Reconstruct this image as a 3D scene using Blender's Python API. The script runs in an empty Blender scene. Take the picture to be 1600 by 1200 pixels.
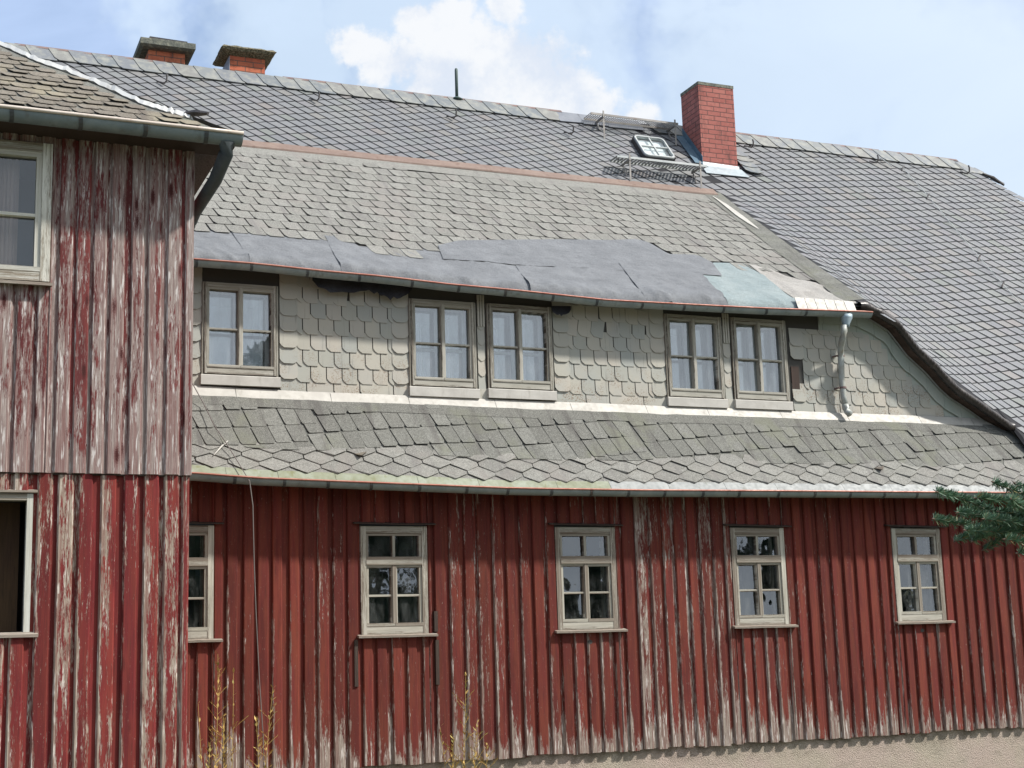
import bpy, math, random
from math import radians, sin, cos, tan, pi
from mathutils import Vector, Matrix, noise as mnoise
random.seed(7)
SC = bpy.context.scene
COL = SC.collection

# ------------------------------------------------------------------ camera
F_PX = 2283.0
Xw = Vector((0.92398161, 0.04113617, 0.3802181))     # world axes seen in camera axes (right, down, forward)
Yw = Vector((-0.3812935, 0.17591084, 0.90756302))
Zw = Vector((-0.02955082, -0.98354623, 0.17822334))
CAM = Vector((0, -15.796, 2.5))
cam = bpy.data.cameras.new('camera')
cam.sensor_width = 36; cam.lens = F_PX / 1600 * 36; cam.clip_start = .1; cam.clip_end = 2000
camo = bpy.data.objects.new('camera', cam); COL.objects.link(camo)
camo.matrix_world = Matrix(((Xw[0], -Xw[1], -Xw[2], CAM.x), (Yw[0], -Yw[1], -Yw[2], CAM.y), (Zw[0], -Zw[1], -Zw[2], CAM.z), (0, 0, 0, 1)))
SC.camera = camo

def ray(x, y):
    v = Vector((x - 800, y - 600, F_PX))
    return Vector((Xw.dot(v), Yw.dot(v), Zw.dot(v)))
def onY(x, y, Y):                      # a measured point of the photo on an upright plane parallel to the front
    d = ray(x, y); return CAM + d * ((Y - CAM.y) / d.y)
def topx(P):
    d = P - CAM
    a = [Xw[i] * d.x + Yw[i] * d.y + Zw[i] * d.z for i in range(3)]
    return 800 + F_PX * a[0] / a[2], 600 + F_PX * a[1] / a[2]
def onS(x, y, zf, y0=-1.0, y1=9.0):    # the same on a roof surface z = zf(X, Y)
    d = ray(x, y)
    f = lambda Y: (lambda p: p.z - zf(p.x, p.y))(CAM + d * ((Y - CAM.y) / d.y))
    a, b = y0, y1
    fa = f(a)
    for _ in range(50):
        m = (a + b) / 2
        if (f(m) > 0) == (fa > 0): a = m
        else: b = m
    return CAM + d * ((a - CAM.y) / d.y)
def lerp(a, b, t): return a + (b - a) * t
def interp(x, pts):
    if x <= pts[0][0]: return pts[0][1]
    for (x0, y0), (x1, y1) in zip(pts, pts[1:]):
        if x <= x1: return lerp(y0, y1, (x - x0) / (x1 - x0))
    return pts[-1][1]
def sstep(a, b, x):
    t = max(0, min(1, (x - a) / (b - a))); return t * t * (3 - 2 * t)
U = random.uniform

# ------------------------------------------------------------------ light
SUN = Vector((1.35, -1.0, 1.75)).normalized()
elev = math.asin(SUN.z); azim = math.atan2(SUN.x, SUN.y)
sl = bpy.data.lights.new('sun', 'SUN'); sl.energy = 4.4; sl.angle = radians(3.0); sl.color = (1, .965, .91)
so = bpy.data.objects.new('sun', sl); COL.objects.link(so)
so.rotation_euler = SUN.to_track_quat('Z', 'Y').to_euler(); so.location = (20, -30, 30)

class NT:                              # small helper to write node trees
    def __init__(s, nt): s.nt = nt; nt.nodes.clear()
    def n(s, t, **kw):
        nd = s.nt.nodes.new(t)
        for k, v in kw.items(): setattr(nd, k, v)
        return nd
    def put(s, sock, v):
        if v is None: return
        if isinstance(v, bpy.types.NodeSocket): s.nt.links.new(v, sock)
        else:
            if isinstance(v, tuple) and len(v) == 3 and len(sock.default_value) == 4: v = v + (1,)
            sock.default_value = v
    def math(s, op, a, b=None, c=None, clamp=False):
        nd = s.n('ShaderNodeMath', operation=op, use_clamp=clamp)
        for i, v in enumerate((a, b, c)):
            if v is not None: s.put(nd.inputs[i], v)
        return nd.outputs[0]
    def vmath(s, op, a, b=None):
        nd = s.n('ShaderNodeVectorMath', operation=op)
        s.put(nd.inputs[0], a)
        if b is not None: s.put(nd.inputs[1], b)
        return nd.outputs['Value'] if op in ('DISTANCE', 'DOT_PRODUCT', 'LENGTH') else nd.outputs[0]
    def mix(s, f, a, b, mode='MIX'):
        nd = s.n('ShaderNodeMix', data_type='RGBA', blend_type=mode, clamp_factor=True)
        s.put(nd.inputs[0], f); s.put(nd.inputs[6], a); s.put(nd.inputs[7], b); return nd.outputs[2]
    def noise(s, vec, scale, detail=3, rough=.5, dist=0):
        nd = s.n('ShaderNodeTexNoise')
        if vec is not None: s.put(nd.inputs['Vector'], vec)
        nd.inputs['Scale'].default_value = scale; nd.inputs['Detail'].default_value = detail
        nd.inputs['Roughness'].default_value = rough; nd.inputs['Distortion'].default_value = dist
        return nd.outputs[0]
    def scale(s, vec, sc):
        nd = s.n('ShaderNodeMapping'); s.put(nd.inputs[0], vec); nd.inputs[3].default_value = sc; return nd.outputs[0]
    def step(s, v, a, b, lo=0., hi=1.):
        nd = s.n('ShaderNodeMapRange', interpolation_type='SMOOTHSTEP'); s.put(nd.inputs[0], v)
        nd.inputs[1].default_value = a; nd.inputs[2].default_value = b; nd.inputs[3].default_value = lo; nd.inputs[4].default_value = hi
        return nd.outputs[0]
    def ramp(s, v, stops, const=False):
        nd = s.n('ShaderNodeValToRGB'); r = nd.color_ramp
        if const: r.interpolation = 'CONSTANT'
        while len(r.elements) < len(stops): r.elements.new(1)
        for e, (p, c) in zip(r.elements, stops): e.position = p; e.color = tuple(c) + (1,)
        s.put(nd.inputs[0], v); return nd.outputs[0]
    def comb(s, x, y, z):
        nd = s.n('ShaderNodeCombineXYZ')
        for i, v in enumerate((x, y, z)): s.put(nd.inputs[i], v)
        return nd.outputs[0]
    def sep(s, v):
        nd = s.n('ShaderNodeSeparateXYZ'); s.put(nd.inputs[0], v); return nd.outputs
    def obj(s): return s.n('ShaderNodeTexCoord').outputs['Object']
    def rnd(s): return s.n('ShaderNodeNewGeometry').outputs['Random Per Island']
    def bsdf(s, col, rough=.7, metal=0., spec=.5, h=None, strength=.3, dist=.01):
        nd = s.n('ShaderNodeBsdfPrincipled')
        s.put(nd.inputs['Base Color'], col); s.put(nd.inputs['Roughness'], rough); s.put(nd.inputs['Metallic'], metal)
        s.put(nd.inputs['Specular IOR Level'], spec)
        if h is not None:
            b = s.n('ShaderNodeBump'); b.inputs['Strength'].default_value = strength; b.inputs['Distance'].default_value = dist
            s.put(b.inputs['Height'], h); s.nt.links.new(b.outputs[0], nd.inputs['Normal'])
        return nd.outputs[0]
    def out(s, sh): s.nt.links.new(sh, s.n('ShaderNodeOutputMaterial').inputs[0])

W = bpy.data.worlds.new('World'); SC.world = W; W.use_nodes = True
w = NT(W.node_tree)
gen = w.n('ShaderNodeTexCoord').outputs['Generated']
sky = w.n('ShaderNodeTexSky', sky_type='NISHITA', sun_disc=False, sun_elevation=elev, sun_rotation=azim)
sky.air_density = 1.0; sky.dust_density = 1.2; sky.ozone_density = 1.2
skyc = sky.outputs[0]
dn = gen
wn = w.n('ShaderNodeTexNoise'); w.put(wn.inputs['Vector'], gen); wn.inputs['Scale'].default_value = 9; wn.inputs['Detail'].default_value = 5; wn.inputs['Roughness'].default_value = .6
woff = w.n('ShaderNodeVectorMath', operation='SCALE'); w.put(woff.inputs[0], w.vmath('SUBTRACT', wn.outputs[1], (.5, .5, .5))); woff.inputs['Scale'].default_value = .16
wide = w.vmath('ADD', gen, woff.outputs[0])
# thin high haze over all of the sky, in soft patches
big = w.noise(w.scale(dn, (1, 1, 2.0)), 5.5, 7, .58, .5)
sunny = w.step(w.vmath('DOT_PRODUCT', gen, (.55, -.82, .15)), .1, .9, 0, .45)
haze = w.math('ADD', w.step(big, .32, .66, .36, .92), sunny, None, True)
def blob(px, py, r, dn=dn):
    d = ray(px, py).normalized()
    dd = w.vmath('DISTANCE', dn, tuple(d))
    return w.step(dd, r * 1.35, 0.0)
warp = w.noise(dn, 42, 6, .62)
warp2 = w.noise(dn, 11, 4, .55)
cum = None
for b in ((548, 75, .020), (590, 95, .024), (632, 92, .024), (690, 110, .040), (745, 130, .050), (800, 110, .040), (850, 135, .040), (890, 160, .035), (930, 185, .030), (745, 70, .032),
          (655, 40, .022), (1000, 190, .02), (785, 12, .016), (700, 40, .030)):
    v = blob(*b); cum = v if cum is None else w.math('MAXIMUM', cum, v)
cumf = w.step(w.math('ADD', cum, w.math('MULTIPLY', w.math('SUBTRACT', warp, .5), 1.7)), .30, .74)
soft = None
for b in ((1280, 120, .11), (1480, 200, .13), (1150, 170, .09), (1400, 90, .07), (960, 215, .06), (620, 20, .09), (720, 120, .11), (880, 60, .08), (1100, 40, .05), (1580, 260, .10), (430, 60, .07), (800, 230, .12), (250, 30, .05)):
    v = blob(*b, wide); soft = v if soft is None else w.math('MAXIMUM', soft, v)
softf = w.step(w.math('ADD', soft, w.math('MULTIPLY', w.math('SUBTRACT', warp2, .5), 1.3)), .1, .8, 0, .7)
cgrey = w.step(w.noise(dn, 21, 5, .6), .38, .60)
ccol = w.mix(cgrey, (6.3, 6.9, 7.9), (7.9, 8.1, 8.4))
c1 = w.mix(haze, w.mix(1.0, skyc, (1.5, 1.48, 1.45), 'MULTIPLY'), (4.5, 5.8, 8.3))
c2 = w.mix(softf, c1, (6.3, 7.5, 8.8))
c3 = w.mix(cumf, c2, ccol)
c3 = w.mix(w.step(w.vmath('DOT_PRODUCT', gen, tuple(SUN)), .05, .85), c3, (8.4, 9.0, 9.6))  # unseen sky around the sun brightened, added as soft fill for the facade
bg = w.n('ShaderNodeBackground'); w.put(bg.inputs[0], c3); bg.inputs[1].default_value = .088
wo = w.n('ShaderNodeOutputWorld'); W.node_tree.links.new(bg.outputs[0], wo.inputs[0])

vs = SC.view_settings; vs.view_transform = 'Standard'; vs.look = 'None'; vs.gamma = 1; vs.use_curve_mapping = False; vs.exposure = 0.42

# ------------------------------------------------------------------ materials
def M(name, fn):
    m = bpy.data.materials.new(name); m.use_nodes = True; t = NT(m.node_tree); t.out(fn(t)); return m

def wood(name, red, red2, bare, bare2, cover, edge=0., bottom=0., knots=0., dark=(.02, .015, .012), bright=None):
    def fn(t):
        uv = t.sep(t.n('ShaderNodeTexCoord').outputs['UV']); r = t.rnd()
        peel = t.n('ShaderNodeAttribute', attribute_name='peel').outputs['Fac']
        vec = t.comb(t.math('MULTIPLY_ADD', uv[0], .15, t.math('MULTIPLY', r, 31.7)), uv[1], t.math('MULTIPLY', r, 57.0))
        big = t.noise(t.scale(vec, (9, .8, 1)), 1, 3, .5)
        mid = t.noise(t.scale(vec, (38, 3.5, 1)), 1, 4, .6)
        fine = t.noise(t.scale(vec, (150, 16, 1)), 1, 4, .7)
        grain = t.noise(t.scale(vec, (260, 5, 1)), 1, 4, .65, .3)
        ring = t.noise(t.scale(vec, (45, .9, 1)), 1, 3, .5)
        p = t.math('ADD', t.math('ADD', t.math('MULTIPLY', big, .38), t.math('MULTIPLY', mid, .42)), t.math('MULTIPLY', fine, .40))
        p = t.math('ADD', p, t.math('MULTIPLY_ADD', r, .10, peel))
        r2 = t.math('FRACT', t.math('MULTIPLY', r, 53.3))
        bt = t.step(t.math('DIVIDE', uv[1], t.math('MULTIPLY_ADD', r2, .75, .16)), 1.0, 0.0, 0, bottom)
        p = t.math('ADD', p, bt)
        ed = t.math('ADD', t.step(uv[0], .44, .18, 0, edge), t.step(uv[0], .88, 1.0, 0, edge * .5)); ed = t.math('MULTIPLY', ed, t.step(uv[1], 2.7, .4, .30, 1.0)); p = t.math('ADD', p, ed)
        mask = t.step(p, cover - .035, cover + .035)
        var = t.noise(t.scale(vec, (20, 1.3, 1)), 1, 3, .55)
        pc = t.mix(t.step(var, .35, .65), red, red2)
        pc = t.mix(t.step(grain, .42, .72, 0, .45), pc, dark)
        br = t.math('MULTIPLY_ADD', t.math('FRACT', t.math('MULTIPLY', r, 91.7)), .5, .75)
        pc = t.mix(1.0, pc, t.comb(br, br, br), 'MULTIPLY')
        pc = t.mix(t.step(t.noise(t.scale(vec, (11, 1.1, 1)), 1, 5, .65), .48, .68, 0, .55), pc, tuple(x * .45 for x in red))
        pc = t.mix(t.step(t.noise(t.scale(vec, (130, 26, 1)), 1, 3, .6), .67, .73, 0, .5), pc, bare)
        bc = t.mix(t.step(grain, .36, .64), bare2, bare)
        bc = t.mix(t.step(ring, .40, .62, 0, .6), bc, t.mix(.62, bare2, red))
        bc = t.mix(t.step(fine, .60, .75, 0, .6), bc, dark)
        if bright: bc = t.mix(t.step(t.noise(t.scale(vec, (60, 5, 1)), 1, 3, .6), .55, .66), bc, bright)
        c = t.mix(mask, pc, bc)
        if knots:
            vo = t.n('ShaderNodeTexVoronoi'); t.put(vo.inputs['Vector'], t.scale(vec, (9, 2.3, 1))); vo.inputs['Scale'].default_value = 1; vo.inputs['Randomness'].default_value = .9
            wob = t.math('ADD', vo.outputs['Distance'], t.math('MULTIPLY', t.math('SUBTRACT', t.noise(t.scale(vec, (220, 120, 1)), 1, 2), .5), .20))
            c = t.mix(t.step(wob, .30, .10, 0, knots * .55), c, red2)
            c = t.mix(t.step(wob, .19, .07, 0, knots), c, (.050, .010, .009))
        h = t.math('ADD', t.math('MULTIPLY', grain, .6), t.math('MULTIPLY', mask, -.5))
        return t.bsdf(c, .78, 0, .25, h, .55, .004)
    return M(name, fn)

RED, RED2 = (.136, .023, .018), (.160, .034, .020)
m_redwall = wood('peeling red paint', RED, RED2, (.37, .32, .27), (.15, .11, .09), .742, .185, .21, 0, bright=(.52, .47, .43))
m_redwing = wood('peeling red paint on wing', (.160, .019, .020), (.19, .030, .023), (.42, .36, .29), (.20, .14, .105), .715, .26, .0, .5, bright=(.56, .50, .44))
m_greywing = wood('bare weathered boards', (.165, .034, .031), (.115, .022, .023), (.36, .305, .275), (.17, .115, .105), .588, .05, .16, 1.0, bright=(.52, .48, .455))
m_frame = wood('peeling cream window paint', (.48, .455, .39), (.385, .365, .30), (.23, .185, .145), (.105, .08, .06), .69, .12, 0, 0, (.12, .09, .06))
m_dframe = wood('weathered dormer window frame', (.50, .48, .42), (.38, .36, .30), (.155, .125, .095), (.06, .048, .036), .80, .10, 0, 0, (.07, .055, .04))
m_wframe = wood('peeling white wing window', (.60, .59, .53), (.52, .50, .43), (.30, .26, .20), (.15, .115, .085), .74, .06, 0, 0, (.15, .12, .09))
m_sillw = wood('grey sill wood', (.42, .38, .32), (.36, .31, .26), (.30, .25, .20), (.16, .12, .10), .62)

def fn_slate(t):
    r = t.rnd(); o = t.obj()
    c = t.ramp(r, [(0, (0.170, 0.180, 0.206)), (.16, (0.193, 0.200, 0.223)), (.34, (0.157, 0.168, 0.191)), (.5, (0.206, 0.206, 0.216)), (.64, (0.180, 0.195, 0.202)), (.76, (0.200, 0.193, 0.213)), (.88, (0.218, 0.206, 0.191)), (.95, (0.233, 0.200, 0.187)), (.98, (0.176, 0.199, 0.176))], True)
    c = t.mix(.58, c, (.168, .167, .168))
    n1 = t.noise(o, 1.3, 3, .5); n2 = t.noise(o, 45, 4, .65)
    c = t.mix(t.step(n1, .42, .7, 0, .4), c, (.215, .22, .215))
    c = t.mix(t.step(n2, .55, .75, 0, .35), c, (.15, .15, .165))
    c = t.mix(t.step(t.noise(o, 9, 4, .6), .62, .74, 0, .35), c, (.25, .24, .20))
    return t.bsdf(c, t.step(n2, .3, .7, .5, .68), 0, .28, t.noise(o, 60, 4, .6), .25, .006)
m_slate = M('slate', fn_slate)
m_slateback = M('slate underlay', lambda t: t.bsdf((.012, .012, .015), .9))
m_ridge = M('ridge slate', lambda t: t.bsdf(t.mix(t.step(t.noise(t.obj(), 7, 4, .6), .4, .7), t.ramp(t.rnd(), [(0, (.135, .15, .162)), (.25, (.17, .18, .182)), (.5, (.15, .16, .175)), (.75, (.18, .178, .168))], True), (.25, .25, .225)), .55, 0, .45, t.noise(t.obj(), 50, 3), .2, .006))

def bitumen(name, a, b, c3, stain, streak):
    def fn(t):
        r = t.rnd(); o = t.obj()
        g = t.noise(o, 210, 3, .75); gr = t.noise(o, 75, 3, .7)
        c = t.ramp(r, [(0, tuple(x * .78 for x in a)), (.18, a), (.36, b), (.52, c3), (.66, tuple(x * .72 for x in c3)), (.8, tuple(x * 1.12 for x in b)), (.92, tuple(.5 * (x + y) for x, y in zip(b, stain)))], True)
        c = t.mix(.45, c, a)
        md = t.noise(o, 19, 4, .7)
        c = t.mix(t.step(md, .40, .66, 0, .55), c, tuple(x * .60 for x in a))
        c = t.mix(t.step(gr, .50, .66, 0, .75), c, tuple(x * .45 for x in a))
        c = t.mix(t.step(gr, .48, .36, 0, .60), c, tuple(min(1, x * 1.45) for x in b))
        c = t.mix(t.step(g, .5, .64, 0, .6), c, tuple(min(1, x * 1.7) for x in a))
        c = t.mix(t.step(g, .48, .36, 0, .5), c, tuple(x * .35 for x in a))
        c = t.mix(t.step(t.noise(o, 1.6, 4, .6, .6), .5, .68, 0, .55), c, stain)
        st = t.noise(t.scale(o, (5, .5, .5)), 1.5, 4, .6)
        c = t.mix(t.step(st, .52, .70, 0, .55), c, streak)
        return t.bsdf(c, .92, 0, .15, g, .5, .004)
    return M(name, fn)
m_bit = bitumen('bitumen shingle', (.218, .213, .193), (.255, .250, .230), (.20, .194, .182), (.225, .205, .188), (.155, .145, .140))
m_bit2 = bitumen('older bitumen shingle', (.160, .159, .143), (.205, .202, .185), (.14, .135, .123), (.165, .168, .125), (.085, .078, .075))
m_bitback = M('bitumen underlay', lambda t: t.bsdf((.075, .072, .066), .95))
m_bitw = bitumen('weathered bitumen with lichen', (.175, .155, .128), (.215, .19, .16), (.15, .13, .11), (.30, .265, .19), (.11, .09, .078))
def fn_felt(col, col2):
    def fn(t):
        o = t.obj(); g = t.noise(o, 85, 4, .8)
        c = t.mix(t.step(t.noise(o, 3, 4, .6), .35, .7), col, col2)
        c = t.mix(t.step(g, .48, .66, 0, .6), c, tuple(x * 1.6 for x in col)); c = t.mix(t.step(g, .5, .34, 0, .6), c, tuple(x * .45 for x in col))
        c = t.mix(t.step(t.noise(t.scale(o, (2, 6, 6)), 2, 5, .65), .52, .7, 0, .4), c, tuple(x * .6 for x in col))
        return t.bsdf(c, .85, 0, .25, t.noise(o, 14, 4, .6), .5, .02)
    return fn
m_felt = M('grey roofing felt', fn_felt((.143, .148, .157), (.186, .192, .202)))
m_feltg = M('pale green roofing felt', fn_felt((.20, .24, .245), (.25, .285, .285)))
m_feltc = M('cream underlay', fn_felt((.31, .295, .275), (.26, .245, .225)))
m_feltd = M('torn black felt', fn_felt((.035, .035, .042), (.06, .06, .07)))

def fn_tile(t):
    r = t.rnd(); o = t.obj(); z = t.sep(o)[2]
    c = t.ramp(r, [(0, (.385, .375, .33)), (.2, (.415, .40, .35)), (.4, (.36, .362, .325)), (.6, (.40, .385, .345)), (.78, (.345, .355, .33)), (.9, (.425, .40, .35))], True)
    c = t.mix(1.0, c, (1.01, .995, .975), 'MULTIPLY')
    c = t.mix(t.step(t.noise(o, 2.2, 4, .6), .42, .68, 0, .5), c, (.33, .345, .33))
    low = t.step(z, 6.2, 5.75)
    sp = t.noise(o, 62, 3, .8)
    c = t.mix(t.math('MULTIPLY', low, t.math('MULTIPLY', t.step(sp, .52, .60, 0, .85), t.step(t.noise(o, 3.5, 2), .42, .60))), c, (.20, .13, .085))
    c = t.mix(t.step(t.noise(t.scale(o, (28, 28, 1.6)), 1, 4, .6), .58, .75, 0, .55), c, (.19, .19, .175))
    return t.bsdf(c, .8, 0, .25, t.noise(o, 55, 3), .15, .004)
m_tile = M('pale fibre cement slate', fn_tile)
m_tileband = M('plain fibre cement band', lambda t: t.bsdf(t.mix(t.step(t.noise(t.obj(), 3, 4, .6), .35, .7), (.33, .37, .33), (.39, .41, .37)), .8))
m_dark = M('dark gap', lambda t: t.bsdf((.06, .056, .05), .9))
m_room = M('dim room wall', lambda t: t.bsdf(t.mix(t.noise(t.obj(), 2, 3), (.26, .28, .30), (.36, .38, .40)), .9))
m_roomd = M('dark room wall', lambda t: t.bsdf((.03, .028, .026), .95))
m_inner = M('white inner casement', lambda t: t.bsdf(t.mix(t.noise(t.obj(), 6, 4), (.74, .75, .74), (.82, .83, .82)), .6))
m_curtain = M('grey net curtain', lambda t: t.bsdf(t.mix(t.step(t.noise(t.scale(t.obj(), (40, 40, 1)), 1, 3), .35, .65), (.42, .45, .50), (.58, .61, .64)), .9))

def metal(name, a, b, rough=.5, met=.5, stain=None, sc=4):
    def fn(t):
        o = t.obj()
        c = t.mix(t.step(t.noise(o, sc, 5, .65), .35, .68), a, b)
        if stain: c = t.mix(t.step(t.noise(t.scale(o, (9, 9, 3)), 1, 5, .65), .55, .72, 0, .8), c, stain)
        return t.bsdf(c, t.step(t.noise(o, 20, 3), .3, .7, rough - .1, rough + .12), met, .5, t.noise(o, 5, 2), .2, .02)
    return M(name, fn)
m_gutter = metal('patinated zinc gutter', (.20, .235, .235), (.27, .30, .29), .6, .25, (.15, .15, .14))
m_gutterw = metal('blue grey zinc gutter', (.16, .20, .215), (.215, .255, .265), .55, .3, (.14, .15, .15))
m_rim = metal('copper coloured rim', (.30, .105, .075), (.38, .18, .135), .5, .3, (.20, .08, .06))
m_rimp = metal('pale gutter rim', (.58, .52, .46), (.50, .43, .37), .55, .2, (.40, .28, .22))
m_copper = metal('brown copper strip', (.185, .125, .10), (.225, .16, .128), .65, .05, (.15, .09, .065))
m_white = metal('pale sheet metal', (.40, .38, .345), (.47, .45, .41), .65, .1, (.33, .31, .27))
m_bright = metal('weathered white metal edge', (.62, .61, .58), (.72, .71, .68), .6, .0, (.40, .38, .35))
m_apron = metal('zinc apron', (.215, .222, .218), (.26, .268, .26), .6, .2, (.15, .155, .135))
m_aprong = metal('mossy zinc apron', (.20, .21, .14), (.26, .28, .22), .7, .1, (.15, .15, .06))
m_pipe = metal('mottled downpipe', (.31, .31, .27), (.37, .40, .39), .55, .2, (.30, .23, .15), 7)
m_pipeb = metal('blue zinc spout', (.28, .36, .41), (.36, .44, .48), .5, .3, None)
m_zincb = metal('weathered blue flashing', (.075, .13, .18), (.11, .17, .22), .6, .2, None)
m_zincl = metal('bright flashing', (.30, .35, .375), (.36, .40, .42), .5, .3, None)
m_lead = metal('lead sheet', (.17, .18, .205), (.21, .22, .245), .5, .3, None)
m_rust = metal('rusty strip', (.14, .09, .085), (.20, .13, .115), .7, .1, (.24, .20, .17))
m_iron = metal('dark iron', (.035, .035, .04), (.07, .06, .055), .6, .3, None)
m_grate = metal('grating steel', (.22, .21, .20), (.30, .28, .26), .6, .3, (.18, .12, .09))
m_galv = metal('galvanised tread', (.36, .38, .38), (.44, .45, .44), .5, .4, None)
m_tar = metal('black tarred edge', (.022, .018, .017), (.05, .04, .036), .35, 0., (.10, .085, .075), 14)
m_soffit = wood('brown soffit board', (.055, .037, .030), (.075, .05, .04), (.10, .08, .065), (.05, .04, .03), .8)
m_greeny = metal('green painted rod', (.05, .085, .075), (.07, .10, .09), .6, .1, None)
m_wire = metal('pale wire', (.5, .5, .48), (.6, .6, .58), .5, .3, None)
m_cable = M('grey cable', lambda t: t.bsdf((.16, .14, .13), .6))

def brick(name, b1, b2, mort, sx, sz):
    def fn(t):
        o = t.sep(t.obj()); nrm = t.sep(t.n('ShaderNodeNewGeometry').outputs['Normal'])
        u = t.math('ADD', o[0], o[1])
        v = t.comb(u, o[2], 0.)
        v = t.vmath('ADD', v, t.vmath('SCALE', t.comb(t.noise(t.obj(), 6, 2), t.noise(t.obj(), 7, 2), 0.), None))
        bk = t.n('ShaderNodeTexBrick'); t.put(bk.inputs['Vector'], t.comb(u, o[2], 0.))
        bk.inputs['Scale'].default_value = 1; bk.inputs['Brick Width'].default_value = sx; bk.inputs['Row Height'].default_value = sz
        bk.inputs['Mortar Size'].default_value = .007; bk.inputs['Mortar Smooth'].default_value = .2; bk.inputs['Bias'].default_value = 0
        t.put(bk.inputs['Color1'], b1); t.put(bk.inputs['Color2'], b2); t.put(bk.inputs['Mortar'], mort)
        c = t.mix(t.step(t.noise(t.obj(), 12, 4, .6), .5, .72, 0, .5), bk.outputs[0], tuple(x * .62 for x in b1))
        c = t.mix(t.step(t.noise(t.obj(), 30, 4, .6), .58, .75, 0, .5), c, (.42, .25, .19))
        c = t.mix(t.step(t.noise(t.scale(t.obj(), (3, 3, 1.2)), 1.4, 5, .65), .52, .72, 0, .55), c, (.10, .055, .05))
        return t.bsdf(c, .85, 0, .2, t.math('MULTIPLY', bk.outputs[1], -1.), .8, .012)
    return M(name, fn)
m_brick = brick('red chimney brick', (.32, .105, .088), (.385, .145, .12), (.13, .07, .065), .25, .0835)
m_brick2 = brick('orange chimney brick', (.46, .125, .07), (.52, .17, .09), (.16, .11, .09), .25, .0835)
m_conc = M('mossy concrete', lambda t: t.bsdf(t.mix(t.step(t.noise(t.obj(), 14, 5, .7), .45, .62), (.11, .115, .10), (.20, .20, .16)), .9, 0, .2, t.noise(t.obj(), 30, 4), .5, .02))
m_moss = M('moss on mortar', lambda t: t.bsdf(t.mix(t.step(t.noise(t.obj(), 35, 4, .7), .42, .6), (.09, .085, .055), (.26, .23, .16)), .95, 0, .1, t.noise(t.obj(), 40, 4), .9, .03))

def fn_plaster(t):
    o = t.obj(); g = t.noise(o, 62, 4, .7); g2 = t.noise(o, 150, 2, .6)
    c = t.mix(t.step(t.noise(o, 1.1, 4, .6), .38, .66), (.52, .42, .36), (.49, .43, .34))
    c = t.mix(t.step(t.noise(o, .8, 3, .5), .55, .75, 0, .5), c, (.44, .41, .35))
    c = t.mix(t.step(g, .5, .36, 0, .45), c, (.30, .24, .19))
    c = t.mix(t.step(t.noise(t.scale(o, (1.5, 1, 4)), 1.2, 5, .65), .52, .72, 0, .5), c, (.26, .225, .18))
    c = t.mix(t.math('MULTIPLY', t.step(t.sep(o)[2], 1.02, 1.3), t.step(t.noise(o, 5, 4), .38, .62, 0, .7)), c, (.20, .17, .13))
    return t.bsdf(c, .95, 0, .1, t.math('ADD', g, t.math('MULTIPLY', g2, .3)), 1.0, .03)
m_plaster = M('roughcast plinth', fn_plaster)
m_ground = M('grass and gravel', lambda t: t.bsdf(t.mix(t.step(t.noise(t.obj(), .4, 5, .6), .4, .6), (.07, .09, .035), (.17, .15, .12)), .95, 0, .1, t.noise(t.obj(), 12, 4), .8, .05))

def fn_glass(dust, dcol, refl):
    def fn(t):
        lw = t.n('ShaderNodeFresnel'); lw.inputs[0].default_value = 1.5
        f = t.math('MULTIPLY_ADD', lw.outputs[0], 1.0, refl, True)
        gl = t.n('ShaderNodeBsdfGlossy'); gl.inputs['Roughness'].default_value = .015
        b = t.n('ShaderNodeBump'); b.inputs['Strength'].default_value = .10; b.inputs['Distance'].default_value = .02
        t.put(b.inputs['Height'], t.noise(t.obj(), 3.0, 2)); t.nt.links.new(b.outputs[0], gl.inputs['Normal'])
        t.put(gl.inputs[0], (.92, .96, 1.0))
        tr = t.n('ShaderNodeBsdfTransparent'); t.put(tr.inputs[0], (.86, .90, .90))
        a = t.n('ShaderNodeMixShader'); t.put(a.inputs[0], f); t.nt.links.new(tr.outputs[0], a.inputs[1]); t.nt.links.new(gl.outputs[0], a.inputs[2])
        df = t.n('ShaderNodeBsdfDiffuse'); t.put(df.inputs[0], dcol)
        o = t.obj()
        d = t.math('MULTIPLY', t.step(t.noise(t.scale(o, (5, 5, 1.6)), 1.5, 5, .65, .5), .38, .78), dust)
        d = t.math('MULTIPLY_ADD', t.step(t.noise(o, 90, 3, .7), .62, .72), dust * .35, d)
        x = t.n('ShaderNodeMixShader'); t.put(x.inputs[0], d); t.nt.links.new(a.outputs[0], x.inputs[1]); t.nt.links.new(df.outputs[0], x.inputs[2])
        return x.outputs[0]
    return fn
m_glass = M('old window glass', fn_glass(.12, (.5, .52, .5), .12))
m_glassd = M('dusty dormer glass', fn_glass(.22, (.55, .60, .64), .20))
m_glassw = M('wing window glass', fn_glass(.06, (.5, .5, .5), .05))
m_bark = M('spruce bark', lambda t: t.bsdf(t.mix(t.noise(t.obj(), 30, 4), (.08, .05, .035), (.15, .10, .07)), .9))
m_needle = M('spruce needles', lambda t: t.bsdf(t.ramp(t.rnd(), [(0, (.028, .075, .038)), (.35, (.055, .125, .062)), (.7, (.095, .18, .095)), (.93, (.17, .23, .15)), (1, (.22, .17, .05))]), .55, 0, .4))
m_weed = M('dry yellow weed', lambda t: t.bsdf(t.ramp(t.rnd(), [(0, (.46, .29, .085)), (.5, (.52, .36, .12)), (.8, (.36, .29, .08)), (1, (.22, .21, .06))]), .8))
m_treeleaf = M('far dark foliage', lambda t: t.bsdf(t.ramp(t.rnd(), [(0, (.018, .035, .018)), (1, (.05, .08, .035))]), .8))

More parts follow.
